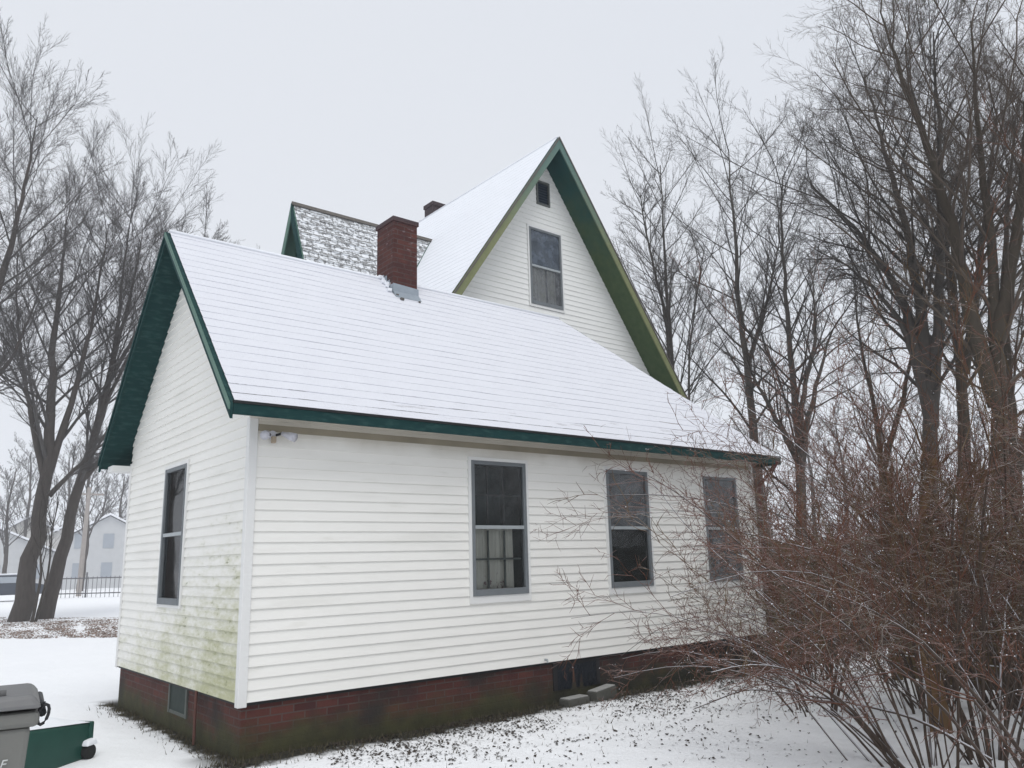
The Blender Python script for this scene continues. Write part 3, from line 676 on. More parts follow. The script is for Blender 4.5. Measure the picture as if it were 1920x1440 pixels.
# toppled green bin
A = Vector(atz(172, 1421)); B = Vector(atz(78, 1452)); ax = (B-A); ax.z = 0; ax.normalize(); bk = Vector((-ax.y, ax.x, 0))
if bk.dot(Vector((RC[2][0], RC[2][1], 0))) < 0: bk = -bk
tb = thing('toppled_bin', (A.x, A.y, GZ), 'dark green wheeled bin lying on its side with snow on top', 'bin')
def TP(a, b, z): p = A+ax*a+bk*b; return (p.x, p.y, GZ+z)
L_ = 1.0
mb = MB(); mb.hexa([TP(0, .03, .0), TP(L_, 0, -.01), TP(L_, .62, -.01), TP(0, .50, .0), TP(0, .03, .285), TP(L_, 0, .38), TP(L_, .62, .38), TP(0, .50, .285)]); tbd = mb.build('body', 'green_plastic', tb, bevel=.02)
mb = MB(); mb.box((0, 0, 0), (0, 0, 0)); mb = MB(); mb.hexa([TP(-.015, .01, .0), TP(.03, .01, .0), TP(.03, .51, .0), TP(-.015, .51, .0), TP(-.015, .01, .295), TP(.03, .01, .295), TP(.03, .51, .295), TP(-.015, .51, .295)]); mb.build('rim', 'green_plastic', tbd, bevel=.01)
mb = MB(); mb.tube([TP(.045, -.030, .06), TP(.045, .03, .06)], .06, 22); mb.build('wheel', 'tyre', tb, bevel=.01)
mb = MB(); mb.hexa([TP(-.02, -.045, .115), TP(.11, -.045, .11), TP(.11, .03, .11), TP(-.02, .03, .115), TP(.0, -.03, .165), TP(.09, -.03, .155), TP(.09, .03, .155), TP(.0, .03, .165)]); mb.build('wheel_snow', 'snow', tb, bevel=.015)
mb = MB(); mb.hexa([TP(L_, .0, .0), TP(L_+.05, .0, .0), TP(L_+.05, .62, .0), TP(L_, .62, .0), TP(L_, .0, .42), TP(L_+.05, .0, .42), TP(L_+.05, .62, .42), TP(L_, .62, .42)]); mb.build('lid', 'green_plastic', tb, bevel=.01)
mb = MB(); nu, nv = 14, 8
gp = [[TP(-.0+i*L_/nu, .02+j*(.46+.1*i/nu)/nv, .285+.095*i/nu+.004+(.065*min(1, 2.6*min(j, nv-j)/nv)*min(1, 3.*min(i+.5, nu-i+.5)/nu))*(1+.25*noise.noise(Vector((i*.6, j*.6, 0))))) for j in range(nv+1)] for i in range(nu+1)]
for i in range(nu):
    for j in range(nv): mb.poly([gp[i][j], gp[i+1][j], gp[i+1][j+1], gp[i][j+1]])
mb.build('snow_cover', 'snow', tb, smooth=True)

# ------------------------------------------------------------------ fences
def board_fence(p0, p1, h, label, gap=.145, name='wooden_fence', z0=.03):
    p0, p1 = Vector((*p0, 0)), Vector((*p1, 0)); d = (p1-p0); L = d.length; d.normalize(); n = Vector((-d.y, d.x, 0))
    if n.dot(Vector((RC[2][0], RC[2][1], 0))) > 0: n = -n          # n faces the yard
    root = thing(name, (p0.x, p0.y, GZ), label, 'fence', 'wooden fence runs beyond the house corner'); rr = random.Random(int(L*100))
    def B(mb, a, b, n0, n1, za, zb): mb.hexa([tuple(p0+d*u+n*v+Vector((0, 0, GZ+z))) for z in (za, zb) for u, v in ((a, n0), (b, n0), (b, n1), (a, n1))])
    mb = MB(); u = 0
    while u < L-.05: B(mb, u+.004, min(L, u+gap-.006), .0, .02+rr.uniform(-.003, .003), z0+rr.uniform(0, .02), h+rr.uniform(-.02, .02)); u += gap
    mb.build('boards', 'fence_wood', root)
    for zz in (z0+.18, h*.5, h-.3):
        mb = MB(); B(mb, 0, L, .024, .062, zz, zz+.09); rl = mb.build('rail', 'fence_wood', root)
        mb = MB(); B(mb, 0, L, .026, .060, zz+.09, zz+.098); mb.build('rail_snow', 'snow', rl)
    k = max(1, int(round(L/2.4)))
    for i in range(k+1): mb = MB(); B(mb, L*i/k-.045, L*i/k+.045, -.10, -.002, -.1, h+.06); mb.build('post', 'fence_wood', root)
    return root
board_fence((7.62, .02), (8.0, -.62), 1.72, 'short brown board fence panel against the far corner of the house')
board_fence((7.55, -1.75), (6.6, -4.9), 1.72, 'brown board fence section behind the big red twigged shrub')
board_fence((10.6, 3.2), (14.6, -3.6), 1.78, 'far brown board fence seen through the gap beyond the house corner')

# ------------------------------------------------------------------ bare trees, vectorised branch growth
def unit(v): return v/np.maximum(np.linalg.norm(v, axis=-1, keepdims=True), 1e-9)
def grow(P0, D, L, R0, n, rng, wob, up, tip=.35):
    N = len(P0); P = np.zeros((N, n, 3)); P[:, 0] = P0; d = unit(D.copy()); st = (L/(n-1))[:, None]
    for i in range(1, n):
        P[:, i] = P[:, i-1]+d*st; d = d+rng.normal(0, wob, (N, 3)); d[:, 2] += up; d = unit(d)
    Rr = R0[:, None]*np.linspace(1, tip, n)[None, :]; return P, Rr
def kids(P, Rr, L, k, t0, t1, ang, ratio, fall, rng, rr_, rmin, angj=.2, upb=0.):
    N, n, _ = P.shape; t = (t0+(t1-t0)*(np.arange(k)[None, :]+rng.uniform(0, 1, (N, k)))/k)
    x = t*(n-1); i = np.minimum(x.astype(int), n-2); f = (x-i)[..., None]; ar = np.arange(N)[:, None]
    p = P[ar, i]*(1-f)+P[ar, i+1]*f; T_ = unit(P[ar, i+1]-P[ar, i]); r = Rr[ar, i]*(1-f[..., 0])+Rr[ar, i+1]*f[..., 0]
    az = (np.arange(k)*2.4)[None, :]+rng.uniform(0, 6.28, (N, 1))+rng.normal(0, .5, (N, k))
    a = unit(np.cross(T_, np.array([.31, .17, .93])+0*T_)); b = np.cross(T_, a)
    pr = a*np.cos(az)[..., None]+b*np.sin(az)[..., None]; an = ang+rng.normal(0, angj, (N, k))
    D = T_*np.cos(an)[..., None]+pr*np.sin(an)[..., None]; D[..., 2] += upb
    LL = L[:, None]*ratio*(1-fall*t)*rng.uniform(.65, 1.25, (N, k)); RR = np.maximum(np.minimum(r*rr_, r*.8), rmin)
    return p.reshape(-1, 3), unit(D.reshape(-1, 3)), LL.reshape(-1), RR.reshape(-1)
def tubes(sets, name, mats, parent, mi=None):
    Vs, Fs, Ms, base = [], [], [], 0
    for si, (P, Rr, k) in enumerate(sets):
        N, n, _ = P.shape
        T_ = np.empty_like(P); T_[:, 1:-1] = P[:, 2:]-P[:, :-2]; T_[:, 0] = P[:, 1]-P[:, 0]; T_[:, -1] = P[:, -1]-P[:, -2]; T_ = unit(T_)
        md = unit(P[:, -1]-P[:, 0]); ref = np.where((np.abs(md[:, 2:3]) > .8), np.array([[1., .13, .02]]), np.array([[.05, .11, 1.]]))
        a = unit(np.cross(T_, ref[:, None, :])); b = np.cross(T_, a); an = 2*np.pi*np.arange(k)/k
        v = P[:, :, None, :]+Rr[:, :, None, None]*(a[:, :, None, :]*np.cos(an)[None, None, :, None]+b[:, :, None, :]*np.sin(an)[None, None, :, None])
        idx = (np.arange(N*n*k)+base).reshape(N, n, k); nx_ = np.roll(idx, -1, axis=2)
        f = np.stack([idx[:, :-1], nx_[:, :-1], nx_[:, 1:], idx[:, 1:]], -1).reshape(-1, 4)
        Vs.append(v.reshape(-1, 3)); Fs.append(f); Ms.append(np.full(len(f), 0 if mi is None else mi[si])); base += N*n*k
    root = parent
    while root.parent: root = root.parent
    v = np.concatenate(Vs)-np.array(root.location)[None, :]; f = np.concatenate(Fs); ms = np.concatenate(Ms)
    me = bpy.data.meshes.new(name); me.vertices.add(len(v)); me.vertices.foreach_set('co', v.ravel().astype(np.float32))
    me.loops.add(f.size); me.loops.foreach_set('vertex_index', f.ravel().astype(np.int32)); me.polygons.add(len(f))
    me.polygons.foreach_set('loop_start', np.arange(0, f.size, 4, dtype=np.int32)); me.polygons.foreach_set('material_index', ms.astype(np.int32))
    me.polygons.foreach_set('use_smooth', np.ones(len(f), bool)); me.update(calc_edges=True)
    if isinstance(mats, str): mats = [mats]
    for q_ in mats: me.materials.append(MT[q_])
    o = bpy.data.objects.new(name, me); C.objects.link(o); o.parent = parent; return o
def resample(pts, n):
    pts = np.array(pts, float); s = np.concatenate([[0], np.cumsum(np.linalg.norm(np.diff(pts, axis=0), axis=1))]); s /= s[-1]; t = np.linspace(0, 1, n)
    # smooth with Catmull-like cubic through cumulative chord
    out_ = np.stack([np.interp(t, s, pts[:, i]) for i in range(3)], 1)
    for _ in range(2): out_[1:-1] = out_[1:-1]*.5+(out_[:-2]+out_[2:])*.25
    return out_, s
def tree(paths, label, kind, spec, seed, twig='twig_grey', bk_='bark_grey', name='bare_tree', group=None, cat='tree'):
    """paths: list of (points, radius0, radius1, first t carrying limbs)"""
    rng = np.random.default_rng(seed); root = thing(name, tuple(paths[0][0][0]), label, cat, group); n0 = 22
    lim, tw = [], []; PP, RR_, LL, TT = [], [], [], []
    for pts, r0, r1, tf in paths:
        P, _ = resample(pts, n0); P[1:-1] += rng.normal(0, r0*.10, (n0-2, 3)); Rr = r0+(r1-r0)*np.linspace(0, 1, n0)**.8
        L = np.linalg.norm(np.diff(P, axis=0), axis=1).sum(); lim.append((P[None], Rr[None], 9))
        p, d, l, r = kids(P[None], Rr[None], np.array([L]), spec['k'][0], tf, 1., spec['a'][0], spec['r'][0], spec['fall'], rng, .36, .016, .15, spec.get('upb', .1))
        PP.append(p); RR_.append(r); LL.append(l); TT.append(d)
    tubes(lim, 'trunk', bk_, root)
    p, d, l, r = np.concatenate(PP), np.concatenate(TT), np.concatenate(LL), np.concatenate(RR_)
    sets = []; ns = (9, 6, 5, 3); ks = (5, 4, 3, 3)
    for lv in range(len(spec['k'])):
        n = ns[min(lv, 3)]; P, Rr = grow(p, d, l, r, n, rng, spec['w'], spec['up'], .3); sets.append((P, Rr, ks[min(lv, 3)]))
        if lv+1 < len(spec['k']):
            p, d, l, r = kids(P, Rr, l, spec['k'][lv+1], .18, 1., spec['a'][lv+1], spec['r'][lv+1], .45, rng, .48, spec['rmin'], .2, spec.get('upb', .1)*.4)
    tubes(sets, 'crown', twig, root); return root
MAPLE = dict(k=(22, 11, 9, 6), a=(.70, .46, .42, .42), r=(.36, .50, .48, .50), fall=.22, w=.05, up=.022, rmin=.0038, upb=.10)
POPLAR = dict(k=(30, 8, 7, 5), a=(.80, .48, .45, .45), r=(.34, .46, .46, .50), fall=.50, w=.06, up=.02, rmin=.0030, upb=.10)
WIDE = dict(k=(20, 10, 9, 6), a=(.75, .60, .55, .55), r=(.36, .50, .47, .50), fall=.20, w=.085, up=.012, rmin=.0026, upb=.06)
def px(D, *uv): return [atd(u, v, D) for u, v in uv]
def base(u, D):
    g = min(range(900, 1700, 4), key=lambda v: abs(math.hypot(*(atz(u, v)-CP)[:2])-D) if ray(u, v)[2] < -.01 else 1e9); return atd(u, g, D)
def onground(D, pts):
    p = atd(*pts[0], D); p[2] = GZ-.08; return [p]+px(D, *pts[1:])
tree([(onground(32, [(33, 1168), (62, 1030), (86, 900), (95, 780), (106, 600), (115, 520), (124, 450), (132, 390)]), .33, .014, .30),
      (px(32, (84, 905), (60, 790), (40, 680), (30, 560), (34, 470)), .12, .014, .2),
      (px(32, (86, 900), (125, 790), (160, 660), (180, 560), (194, 480), (204, 420)), .15, .014, .25),
      (px(31.5, (92, 930), (140, 880), (190, 835), (240, 800)), .10, .014, .2)],
     'large bare maple with thick leaning trunk, leftmost of the twin trunks', 0, MAPLE, 3, 'twig_maple', 'bark_maple', group='bare maples left of the house')
tree([(onground(33, [(84, 1162), (120, 1020), (152, 900), (185, 790), (212, 680), (240, 580), (258, 500), (268, 430)]), .27, .014, .30),
      (px(33, (160, 880), (205, 740), (255, 640), (296, 560), (325, 500)), .11, .014, .25),
      (px(33, (200, 740), (220, 620), (228, 530), (238, 460), (246, 400)), .11, .014, .2),
      (px(33, (150, 905), (200, 850), (260, 780), (330, 660), (395, 560)), .11, .014, .3),
      (px(33, (212, 700), (270, 600), (330, 520), (385, 460)), .09, .014, .3)],
     'large bare maple leaning right, nearest the house gable', 0, MAPLE, 5, 'twig_maple', 'bark_maple', group='bare maples left of the house')
tree([(onground(28, [(-170, 1190), (-150, 1000), (-120, 800), (-100, 600), (-85, 460), (-75, 370)]), .30, .014, .4),
      (px(28, (-120, 800), (-40, 640), (20, 470), (50, 330), (70, 220)), .20, .014, .3),
      (px(28, (-130, 860), (-60, 760), (20, 680), (70, 560)), .14, .014, .3)],
     'bare maple at the far left edge reaching in with ascending limbs', 0, MAPLE, 8, 'twig_maple', 'bark_maple', group='bare maples left of the house')
# saplings between the twin trunks
SAP = dict(k=(9, 5, 4), a=(.5, .5, .6), r=(.4, .5, .5), fall=.4, w=.08, up=.05, rmin=.004, upb=.2)
tree([(onground(31, [(60, 1160), (78, 1080), (74, 1000), (88, 930)]), .06, .014, .3), (onground(31.2, [(66, 1160), (92, 1070), (98, 990), (110, 940)]), .05, .015, .3)],
     'thin dark sapling stems between the twin maple trunks', 0, SAP, 9, 'twig_grey', 'bark_grey', 'sapling')
# right side
tree([(onground(25, [(1266, 1120), (1262, 800), (1258, 640), (1248, 520), (1242, 400), (1238, 310)]), .16, .014, .35),
      (px(25, (1262, 760), (1250, 600), (1228, 510), (1210, 430), (1200, 360)), .09, .015, .25)],
     'slender bare tree rising just right of the tall gable', 0, POPLAR, 21, group='bare trees right of the house')
tree([(onground(24.6, [(1290, 1120), (1290, 800), (1292, 660), (1305, 560), (1320, 470)]), .08, .015, .45)],
     'thin bare sapling right behind the slender tree by the gable', 0, POPLAR, 22, group='bare trees right of the house')
tree([(onground(23, [(1440, 1120), (1416, 850), (1406, 720), (1388, 600), (1380, 480), (1370, 370), (1366, 280)]), .20, .014, .35),
      (px(23, (1400, 690), (1430, 600), (1448, 520), (1462, 450)), .08, .014, .2)],
     'tall bare tree with slightly bent trunk above the hip of the roof', 0, POPLAR, 23, group='bare trees right of the house')
tree([(onground(21, [(1500, 1120), (1500, 860), (1488, 720), (1476, 620), (1470, 500), (1464, 420), (1468, 330)]), .17, .014, .4)],
     'bare tree with straight grey trunk between the bent one and the broad crowns', 0, POPLAR, 24, group='bare trees right of the house')
tree([(onground(15, [(1500, 1230), (1502, 1000), (1502, 870), (1515, 780), (1540, 700), (1560, 620)]), .16, .014, .45),
      (px(15, (1502, 870), (1468, 810), (1430, 740), (1400, 680)), .08, .014, .3),
      (px(15, (1504, 860), (1500, 760), (1530, 640), (1525, 540)), .07, .014, .3)],
     'sturdy low forked tree just beyond the far corner of the wing', 0, dict(WIDE, k=(12, 7, 7, 4)), 25, group='bare trees right of the house')
tree([(onground(18, [(1740, 1200), (1745, 900), (1742, 760), (1715, 620), (1660, 500), (1590, 410), (1520, 350)]), .26, .014, .42),
      (px(18, (1745, 780), (1735, 620), (1700, 440), (1660, 280), (1620, 140)), .16, .014, .3),
      (px(18, (1745, 800), (1760, 600), (1765, 420), (1760, 240), (1750, 60)), .15, .014, .3),
      (px(18, (1740, 760), (1690, 600), (1620, 520), (1560, 480)), .10, .014, .3)],
     'broad bare tree with limbs sweeping up to the left', 0, WIDE, 31, group='bare trees right of the house')
tree([(onground(16, [(1880, 1220), (1870, 900), (1872, 720), (1866, 560), (1850, 400), (1835, 220), (1820, 40)]), .21, .014, .35),
      (px(16, (1872, 760), (1820, 600), (1790, 440), (1740, 280), (1690, 140), (1650, 20)), .17, .014, .3),
      (px(16, (1868, 640), (1905, 460), (1920, 300), (1925, 120)), .15, .014, .3)],
     'huge bare tree at the right edge with dark forking trunk', 0, WIDE, 33, 'twig_brown', 'bark_brown', group='bare trees right of the house')
tree([(onground(20, [(1810, 1180), (1808, 850), (1800, 700), (1788, 560), (1770, 400), (1730, 250), (1700, 120)]), .20, .014, .35),
      (px(20, (1808, 700), (1830, 560), (1850, 380), (1870, 200)), .12, .014, .3)],
     'bare tree standing between the broad sweeping one and the edge giant', 0, WIDE, 35, 'twig_brown', 'bark_brown', group='bare trees right of the house')
tree([(onground(21, [(1915, 1180), (1905, 900), (1890, 700), (1880, 520), (1890, 350), (1910, 180)]), .18, .014, .25),
      (px(21, (1905, 860), (1850, 700), (1815, 560), (1800, 400)), .12, .014, .25), (px(21, (1908, 880), (1950, 700), (1960, 520)), .12, .014, .25)],
     'dense dark tree behind the edge giant at the right border', 0, WIDE, 43, 'twig_brown', 'bark_brown', group='bare trees right of the house')
tree([(onground(22, [(1660, 1150), (1655, 900), (1640, 760), (1610, 640), (1600, 520)]), .13, .014, .3), (px(22, (1655, 880), (1690, 760), (1715, 640), (1722, 520)), .09, .014, .2)],
     'smaller bare tree low between the forked one and the broad crown', 0, dict(WIDE, k=(12, 7, 6, 4)), 37, 'twig_brown', 'bark_brown', group='bare trees right of the house')

# far trees, one mesh each way reused with its own turn and size
def copy_tree(src, loc, rz, sc_, label, group):
    r = src.copy(); C.objects.link(r); r.location = loc; r.rotation_euler = (0, 0, rz); r.scale = (sc_,)*3; r['label'] = label; r['group'] = group
    for ch in list(src.children):
        c = ch.copy(); C.objects.link(c); c.parent = r
    return r
p0 = np.array(atz(150, 1098)); p0 = atd(150, 1100, 75); p0[2] = GZ-.1
FAR = dict(k=(20, 8, 7, 5), a=(.65, .6, .6, .6), r=(.38, .42, .42, .5), fall=.55, w=.08, up=.06, rmin=.012, upb=.2)
far0 = tree([([p0, p0+np.array([.2, 0, 4]), p0+np.array([0, .3, 9]), p0+np.array([.4, 0, 13])], .28, .05, .25)], 'hazy far tree right beside the utility pole', 0, FAR, 41, 'twig_maple', 'bark_maple', name='far_tree', group='far trees beyond the yard')
for i, (u, D, s_, lab) in enumerate([
    (8, 80, .8, 'hazy far tree above the parked car at the left edge'), (45, 110, 1.2, 'tall hazy far tree behind the first maple trunk'),
    (112, 95, 1, 'hazy far tree seen between the twin maple trunks and the pole'), (185, 100, .9, 'hazy far tree rising over the grey two storey house'), (222, 85, .8, 'hazy far tree touching the left edge of the clapboard gable'),
    (1330, 60, .8, 'background tree low behind the bent roof side tree, leftmost on the right'), (1400, 55, .7, 'background tree just above the hip of the snowy roof'), (1450, 48, .65, 'background tree left of the forked trunk'),
    (1540, 50, .7, 'background tree right of the forked trunk'), (1595, 42, .6, 'background tree over the gap in the wooden fence'), (1680, 46, .7, 'background tree behind the smaller brown tree'),
    (1780, 40, .6, 'background tree between the thick brown trunks'), (1860, 45, .65, 'background tree furthest right behind the edge giant')]):
    p = atd(u, 1060, D); p[2] = GZ-.1; copy_tree(far0, tuple(p), i*1.7+1, s_, lab, 'far trees beyond the yard' if u < 300 else 'background trees on the right')

copy_tree(far0, (-5.2, 19.5, GZ-.1), .4, .9, 'bare tree out of frame at left, mirrored in the narrow gable window', 'yard trees past the left edge')
copy_tree(far0, (-8.0, 26.5, GZ-.1), 2.2, 1.1, 'taller bare tree out of frame at left behind the mirrored one', 'yard trees past the left edge')
# ------------------------------------------------------------------ shrubs
def shrub(bx, by, nst, Lm, label, seed, lean=(0, 0), spread=.75, spec=(8, 6, 5), r0=.011, cane='cane_dark', twig='twig_red', grav=-.065, name='shrub', rb=.25, group='bare shrubs in the right foreground', trat=(.30, .45, .5)):
    rng = np.random.default_rng(seed); root = thing(name, (bx, by, GZ), label, 'shrub', group)
    az = rng.uniform(0, 6.28, nst); rad = rb*np.sqrt(rng.uniform(0, 1, nst)); P0 = np.stack([bx+rad*np.cos(az), by+rad*np.sin(az), np.full(nst, GZ-.03)], 1)
    tl = rng.uniform(.1, spread, nst); D = np.stack([np.cos(az)*tl+lean[0], np.sin(az)*tl+lean[1], np.ones(nst)], 1)
    L = Lm*rng.uniform(.6, 1.15, nst); R0 = r0*rng.uniform(.4, 1., nst)**1.5*1.5; n = 14
    P, Rr = grow(P0, D, L, R0, n, rng, .05, 0, .30)
    t = np.linspace(0, 1, n); hz = unit(np.concatenate([D[:, :2], np.zeros((nst, 1))], 1)); droop = rng.uniform(.3, 1.3, nst)[:, None]*(t**2.4)[None, :]*L[:, None]*.42
    P[:, :, 2] -= droop*np.clip(tl+.25, .2, 1)[:, None]; P += hz[:, None, :]*droop[..., None]*.55; P[:, :, 2] = np.maximum(P[:, :, 2], GZ+.02*0+np.where(t[None, :] > .1, .04, -.03))
    tubes([(P, Rr, 6)], 'stems', cane, root)
    sets = []; l = L; cur = (P, Rr)
    for lv, k in enumerate(spec):
        p, d, l, r = kids(cur[0], cur[1], l, k, .30 if lv == 0 else .12, 1., .75, trat[lv], .35, rng, .6, .0024, .3, .10)
        Pn, Rn = grow(p, d, l, r, (7, 5, 4)[min(lv, 2)], rng, .13, -.02, .4); Pn[..., 2] = np.maximum(Pn[..., 2], GZ+.03); sets.append((Pn, Rn, 4 if lv == 0 else 3)); cur = (Pn, Rn)
    tubes(sets, 'twigs', twig, root)
    # little lumps of snow and buds caught on the twigs
    q1 = np.concatenate([P_.reshape(-1, 3) for P_, _, _ in sets]); nb = min(len(q1), 700); c = q1[rng.choice(len(q1), nb, replace=False)]-np.array([bx, by, GZ]); sz = rng.uniform(.002, .0055, nb)
    of = np.array([[1, 0, 0], [0, 1, 0], [-1, 0, 0], [0, -1, 0], [0, 0, .9], [0, 0, -.5]])*1.
    v = (c[:, None, :]+of[None]*sz[:, None, None]+np.array([0, 0, .003])).reshape(-1, 3); f0 = [(0, 1, 4), (1, 2, 4), (2, 3, 4), (3, 0, 4), (1, 0, 5), (2, 1, 5), (3, 2, 5), (0, 3, 5)]
    me = bpy.data.meshes.new('snow_bits'); me.from_pydata(v.tolist(), [], [tuple(k*6+i for i in f) for k in range(nb) for f in f0]); me.materials.append(MT['snow']); me.update()
    o = bpy.data.objects.new('snow_bits', me); C.objects.link(o); o.parent = root; o['kind'] = 'stuff'
    return root
lf = -Vector((RC[0][0], RC[0][1], 0))          # towards the left of the view
def g(u, D): p = atd(u, 1000, D); return p[0], p[1]
SPEC = [
 (1675, 6.9, 28, 2.75, 'red twigged shrub whose canes arch furthest left across the third window', (.23, .10), 1.0, (9, 6, 4)),
 (1500, 8.9, 10, 1.5, 'low twiggy shrub standing beyond the arching canes near the house corner', (.0, .0), 1.0, (8, 6, 4)),
 (1800, 7.3, 26, 3.4, 'dense red brown shrub in the middle of the right thicket', (0, 0), .8, (9, 6, 4)),
 (1910, 6.4, 20, 2.8, 'dense red brown shrub at the right edge of the picture', (0, 0), .8, (9, 6, 4)),
 (1700, 9.4, 28, 3.5, 'tangled reddish shrub in front of the wooden fence', (0, 0), .7, (9, 6, 4)),
 (1850, 9.6, 34, 4.4, 'tall tangled shrub rising above the fence at right', (0, 0), .65, (9, 7, 4)),
 (1950, 8.0, 26, 4.4, 'tall shrub half cut off by the right edge', (0, 0), .65, (9, 6, 4)),
 (1510, 11.4, 20, 2.3, 'reddish shrub crowding the far corner of the wing', (0, 0), .45, (9, 6, 4)),
 (1600, 13.4, 24, 3.4, 'bare shrub just behind the gap in the wooden fence', (0, 0), .6, (9, 6, 4)),
]
for i, (u, D, n, L, lab, ln_, spd, spc) in enumerate(SPEC):
    x, y = g(u, D); l_ = (lf.x*ln_[0], lf.y*ln_[0]); shrub(x, y, n, L, lab, 50+i, l_, spd, spc, twig='twig_dark' if i in (1, 2, 4, 7) else 'twig_red')
# leaning tan stem
tree([([atz(1765, 1372)+np.array([0, 0, -.05])]+px(8.35, (1745, 1270), (1722, 1170), (1722, 1040), (1735, 930), (1750, 860)), .095, .035, .4), (px(8.35, (1722, 1150), (1690, 1060), (1670, 960), (1660, 880)), .045, .015, .3), (px(8.35, (1724, 1160), (1780, 1060), (1820, 960), (1850, 880)), .045, .015, .3)],
     'tan barked leaning stem of a small tree inside the thicket', 0, dict(k=(10, 7, 6), a=(.6, .6, .6), r=(.45, .5, .5), fall=.4, w=.1, up=.03, rmin=.0015, upb=.1), 61, 'twig_tan', 'stem_tan', 'small_tree')
# long arching canes low over the snow
def cane(D, uv, r, label, seed):
    P = [atd(u, v, d) for (u, v), d in zip(uv, D)]; rng = np.random.default_rng(seed); root = thing('arching_cane', tuple(P[0]), label, 'cane', 'long loose canes over the snow')
    Q, _ = resample(P, 24); Rr = np.linspace(r, r*.35, 24)[None]; tubes([(Q[None], Rr, 6)], 'stem', 'cane_dark', root); L = np.array([np.linalg.norm(np.diff(Q, axis=0), axis=1).sum()])
    p, d, l, rr2 = kids(Q[None], Rr, L, 9, .3, 1., .7, .14, .3, rng, .6, .0012, .3, .1); P2, R2 = grow(p, d, l, rr2, 5, rng, .12, 0, .4); P2[..., 2] = np.maximum(P2[..., 2], GZ+.02); tubes([(P2, R2, 3)], 'twigs', 'twig_red', root)
cane((6.6, 6.8, 7.2, 7.9, 8.6), [(1860, 1425), (1720, 1345), (1560, 1310), (1400, 1290), (1300, 1330)], .012, 'dark cane arching low across the lower right snow with snow along its top', 1)
cane((7.0, 7.6, 8.6, 9.2, 9.6), [(1640, 1438), (1520, 1300), (1400, 1210), (1330, 1180), (1210, 1310)], .009, 'loose cane bending down onto the snow by the dark hatch', 2)
cane((7.2, 7.8, 8.4, 9.0, 9.4), [(1690, 1430), (1560, 1240), (1400, 1090), (1280, 980), (1225, 905)], .010, 'long straight cane pointing up past the middle window', 3)
cane((7.0, 7.4, 8.2, 9.0, 9.3), [(1600, 1440), (1450, 1250), (1320, 1150), (1230, 1180), (1165, 1230)], .007, 'thin cane drooping over the clapboards below the middle window', 4)

# ------------------------------------------------------------------ far left background
def far_house(u, D, w_, h_, rh, label, wall='far_wall_hazed', rz=0):
    p = atd(u, 1060, D); r = thing('far_house', (p[0], p[1], GZ), label, 'house', 'hazy houses beyond the road'); x, y = p[0], p[1]
    mb = MB(); mb.box((x-w_/2, y, GZ-.1), (x+w_/2, y+7, GZ+h_)); mb.prism([(x-w_/2, y+.01, GZ+h_), (x+w_/2, y+.01, GZ+h_), (x, y+.01, GZ+h_+rh*.96)], (0, 6.98, 0)); mb.build('wall', wall, r)
    mb = MB()
    for s_ in (-1, 1): mb.prism([(x, y-.3, GZ+h_+rh), (x+s_*(w_/2+.3), y-.3, GZ+h_-.05), (x+s_*(w_/2+.3), y-.3, GZ+h_+.15), (x, y-.3, GZ+h_+rh+.2)], (0, 7.6, 0))
    mb.build('roof', 'snow', r)
    for i in range(3):
        for zz in ((1., 2.3),) if h_ < 4 else ((1., 2.3), (3.6, 4.9)):
            mb = MB(); xx = x-w_/2+w_*(i+.5)/3; mb.box((xx-.45, y-.04, GZ+zz[0]), (xx+.45, y+.02, GZ+zz[1])); mb.build('window', 'far_glass_hazed', r)
    r.rotation_euler = (0, 0, rz); return r
far_house(200, 84, 7, 4.6, 2.0, 'two storey grey house in the haze just left of the clapboard corner', rz=-.3)
far_house(118, 92, 9, 3.4, 2.6, 'low pale house in the haze behind the second maple trunk', 'far_wall_tan_hazed', rz=-.1)
far_house(-10, 88, 10, 3.2, 2.4, 'low grey house with snowy roof at the left edge', rz=-.2)
far_house(50, 110, 9, 5.2, 2.8, 'pale two storey house in the haze behind the first maple trunk', 'far_wall_tan_hazed', rz=.1)
p = atd(152, 1060, 60); r = thing('utility_pole', (p[0], p[1], GZ), 'tan wooden utility pole beyond the iron fence', 'pole'); mb = MB(); mb.tube([(p[0], p[1], GZ-.2), (p[0]+.1, p[1], 6.5)], [.16, .12], 10); mb.build('pole', 'pole_wood_hazed', r); mb = MB(); mb.box((p[0]-.8, p[1]-.06, 6.0), (p[0]+1., p[1]+.06, 6.12)); mb.build('crossarm', 'pole_wood_hazed', r)
a = Vector(atd(95, 1060, 58)); b = Vector(atd(262, 1060, 55)); d = (b-a); d.z = 0; L = d.length; d.normalize()
r = thing('iron_fence', (a.x, a.y, GZ), 'dark iron rail fence far behind the maples', 'fence')
simple('iron_hazed', (.13, .13, .14), .7, .2)  # dark iron lightened to paint in the distance haze
for z in (.25, 1.15):
    mb = MB(); mb.tube([(a.x, a.y, GZ+z), (a.x+d.x*L, a.y+d.y*L, GZ+z)], .035, 6); mb.build('rail', 'iron_hazed', r)
mb = MB(); i = 0.
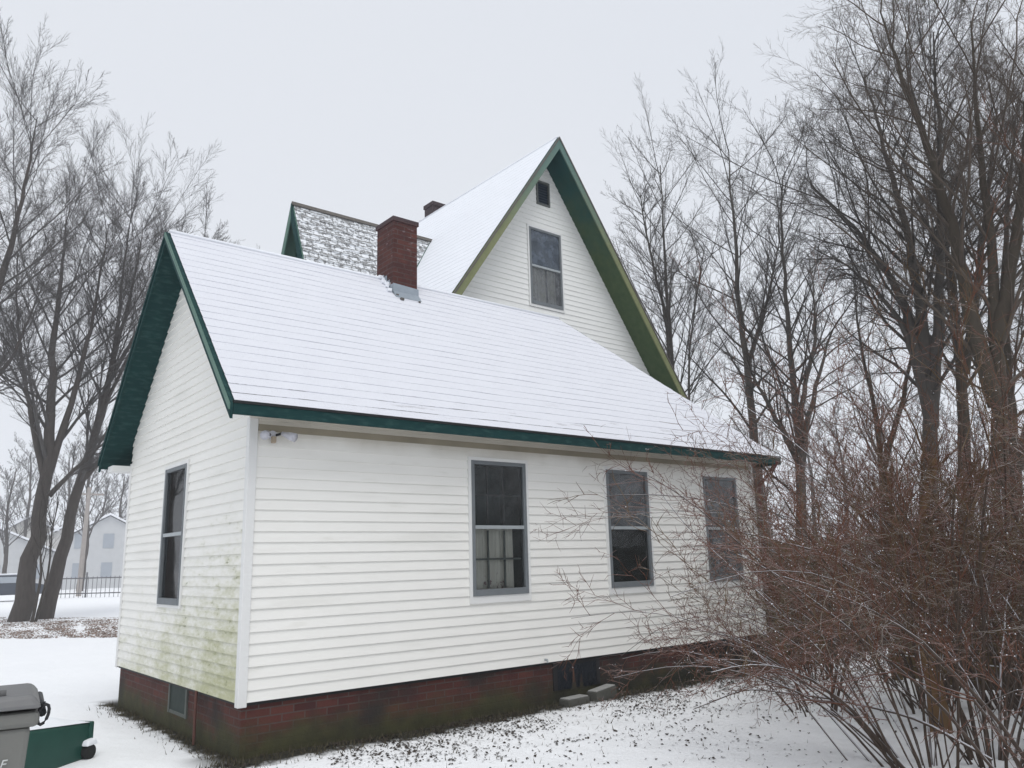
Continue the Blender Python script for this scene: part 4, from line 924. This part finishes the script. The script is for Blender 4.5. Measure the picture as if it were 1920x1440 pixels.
while i < L: mb.tube([(a.x+d.x*i, a.y+d.y*i, GZ), (a.x+d.x*i, a.y+d.y*i, GZ+1.25)], .018, 5); i += .28
mb.build('pickets', 'iron_hazed', r)
i = 0.
while i < L: mb = MB(); mb.tube([(a.x+d.x*i, a.y+d.y*i, GZ-.1), (a.x+d.x*i, a.y+d.y*i, GZ+1.5)], .05, 6); mb.build('post', 'iron_hazed', r); i += 2.4
# parked car at the left edge
p = atd(2, 1090, 56); r = thing('parked_car', (p[0], p[1], GZ), 'dark parked car with snow on its roof at the left edge', 'car')
pr_ = [(-2.2, .35), (-2.2, .85), (-1.3, 1.0), (-.7, 1.45), (.9, 1.45), (1.5, 1.0), (2.2, .85), (2.2, .35)]
mb = MB(); mb.prism([(p[0]+x, p[1]-.85, GZ+z) for x, z in pr_], (0, 1.7, 0)); cb = mb.build('body', 'car_paint', r, bevel=.06)
mb = MB(); mb.prism([(p[0]+x, p[1]-.87, GZ+z) for x, z in ((-1.15, 1.02), (-.65, 1.36), (.85, 1.36), (1.3, 1.02))], (0, .015, 0)); mb.build('side_window', 'far_glass_hazed', cb)
for x in (-1.4, 1.4):
    mb = MB(); mb.tube([(p[0]+x, p[1]-.88, GZ+.32), (p[0]+x, p[1]-.66, GZ+.32)], .32, 18); mb.build('wheel', 'tyre', r)
mb = MB(); mb.box((p[0]-.65, p[1]-.75, GZ+1.45), (p[0]+.85, p[1]+.75, GZ+1.55)); mb.build('roof_snow', 'snow', r, bevel=.04)

# ------------------------------------------------------------------ haze
hz_m = bpy.data.materials.new('haze'); hz_m.use_nodes = True; t = hz_m.node_tree; t.nodes.clear()
o_ = t.nodes.new('ShaderNodeOutputMaterial'); pv = t.nodes.new('ShaderNodeVolumePrincipled'); pv.inputs['Color'].default_value = (.97, .98, 1, 1); pv.inputs['Density'].default_value = .0014
pv.inputs['Anisotropy'].default_value = .2
t.links.new(pv.outputs[0], o_.inputs['Volume']); MT['haze'] = hz_m
mb = MB(); mb.box((-601, -601, GZ-1.2), (612, 612, 34)); o = mb.build('haze', 'haze'); tag(o, 'thin pale winter haze in the air', 'haze', kind='stuff')
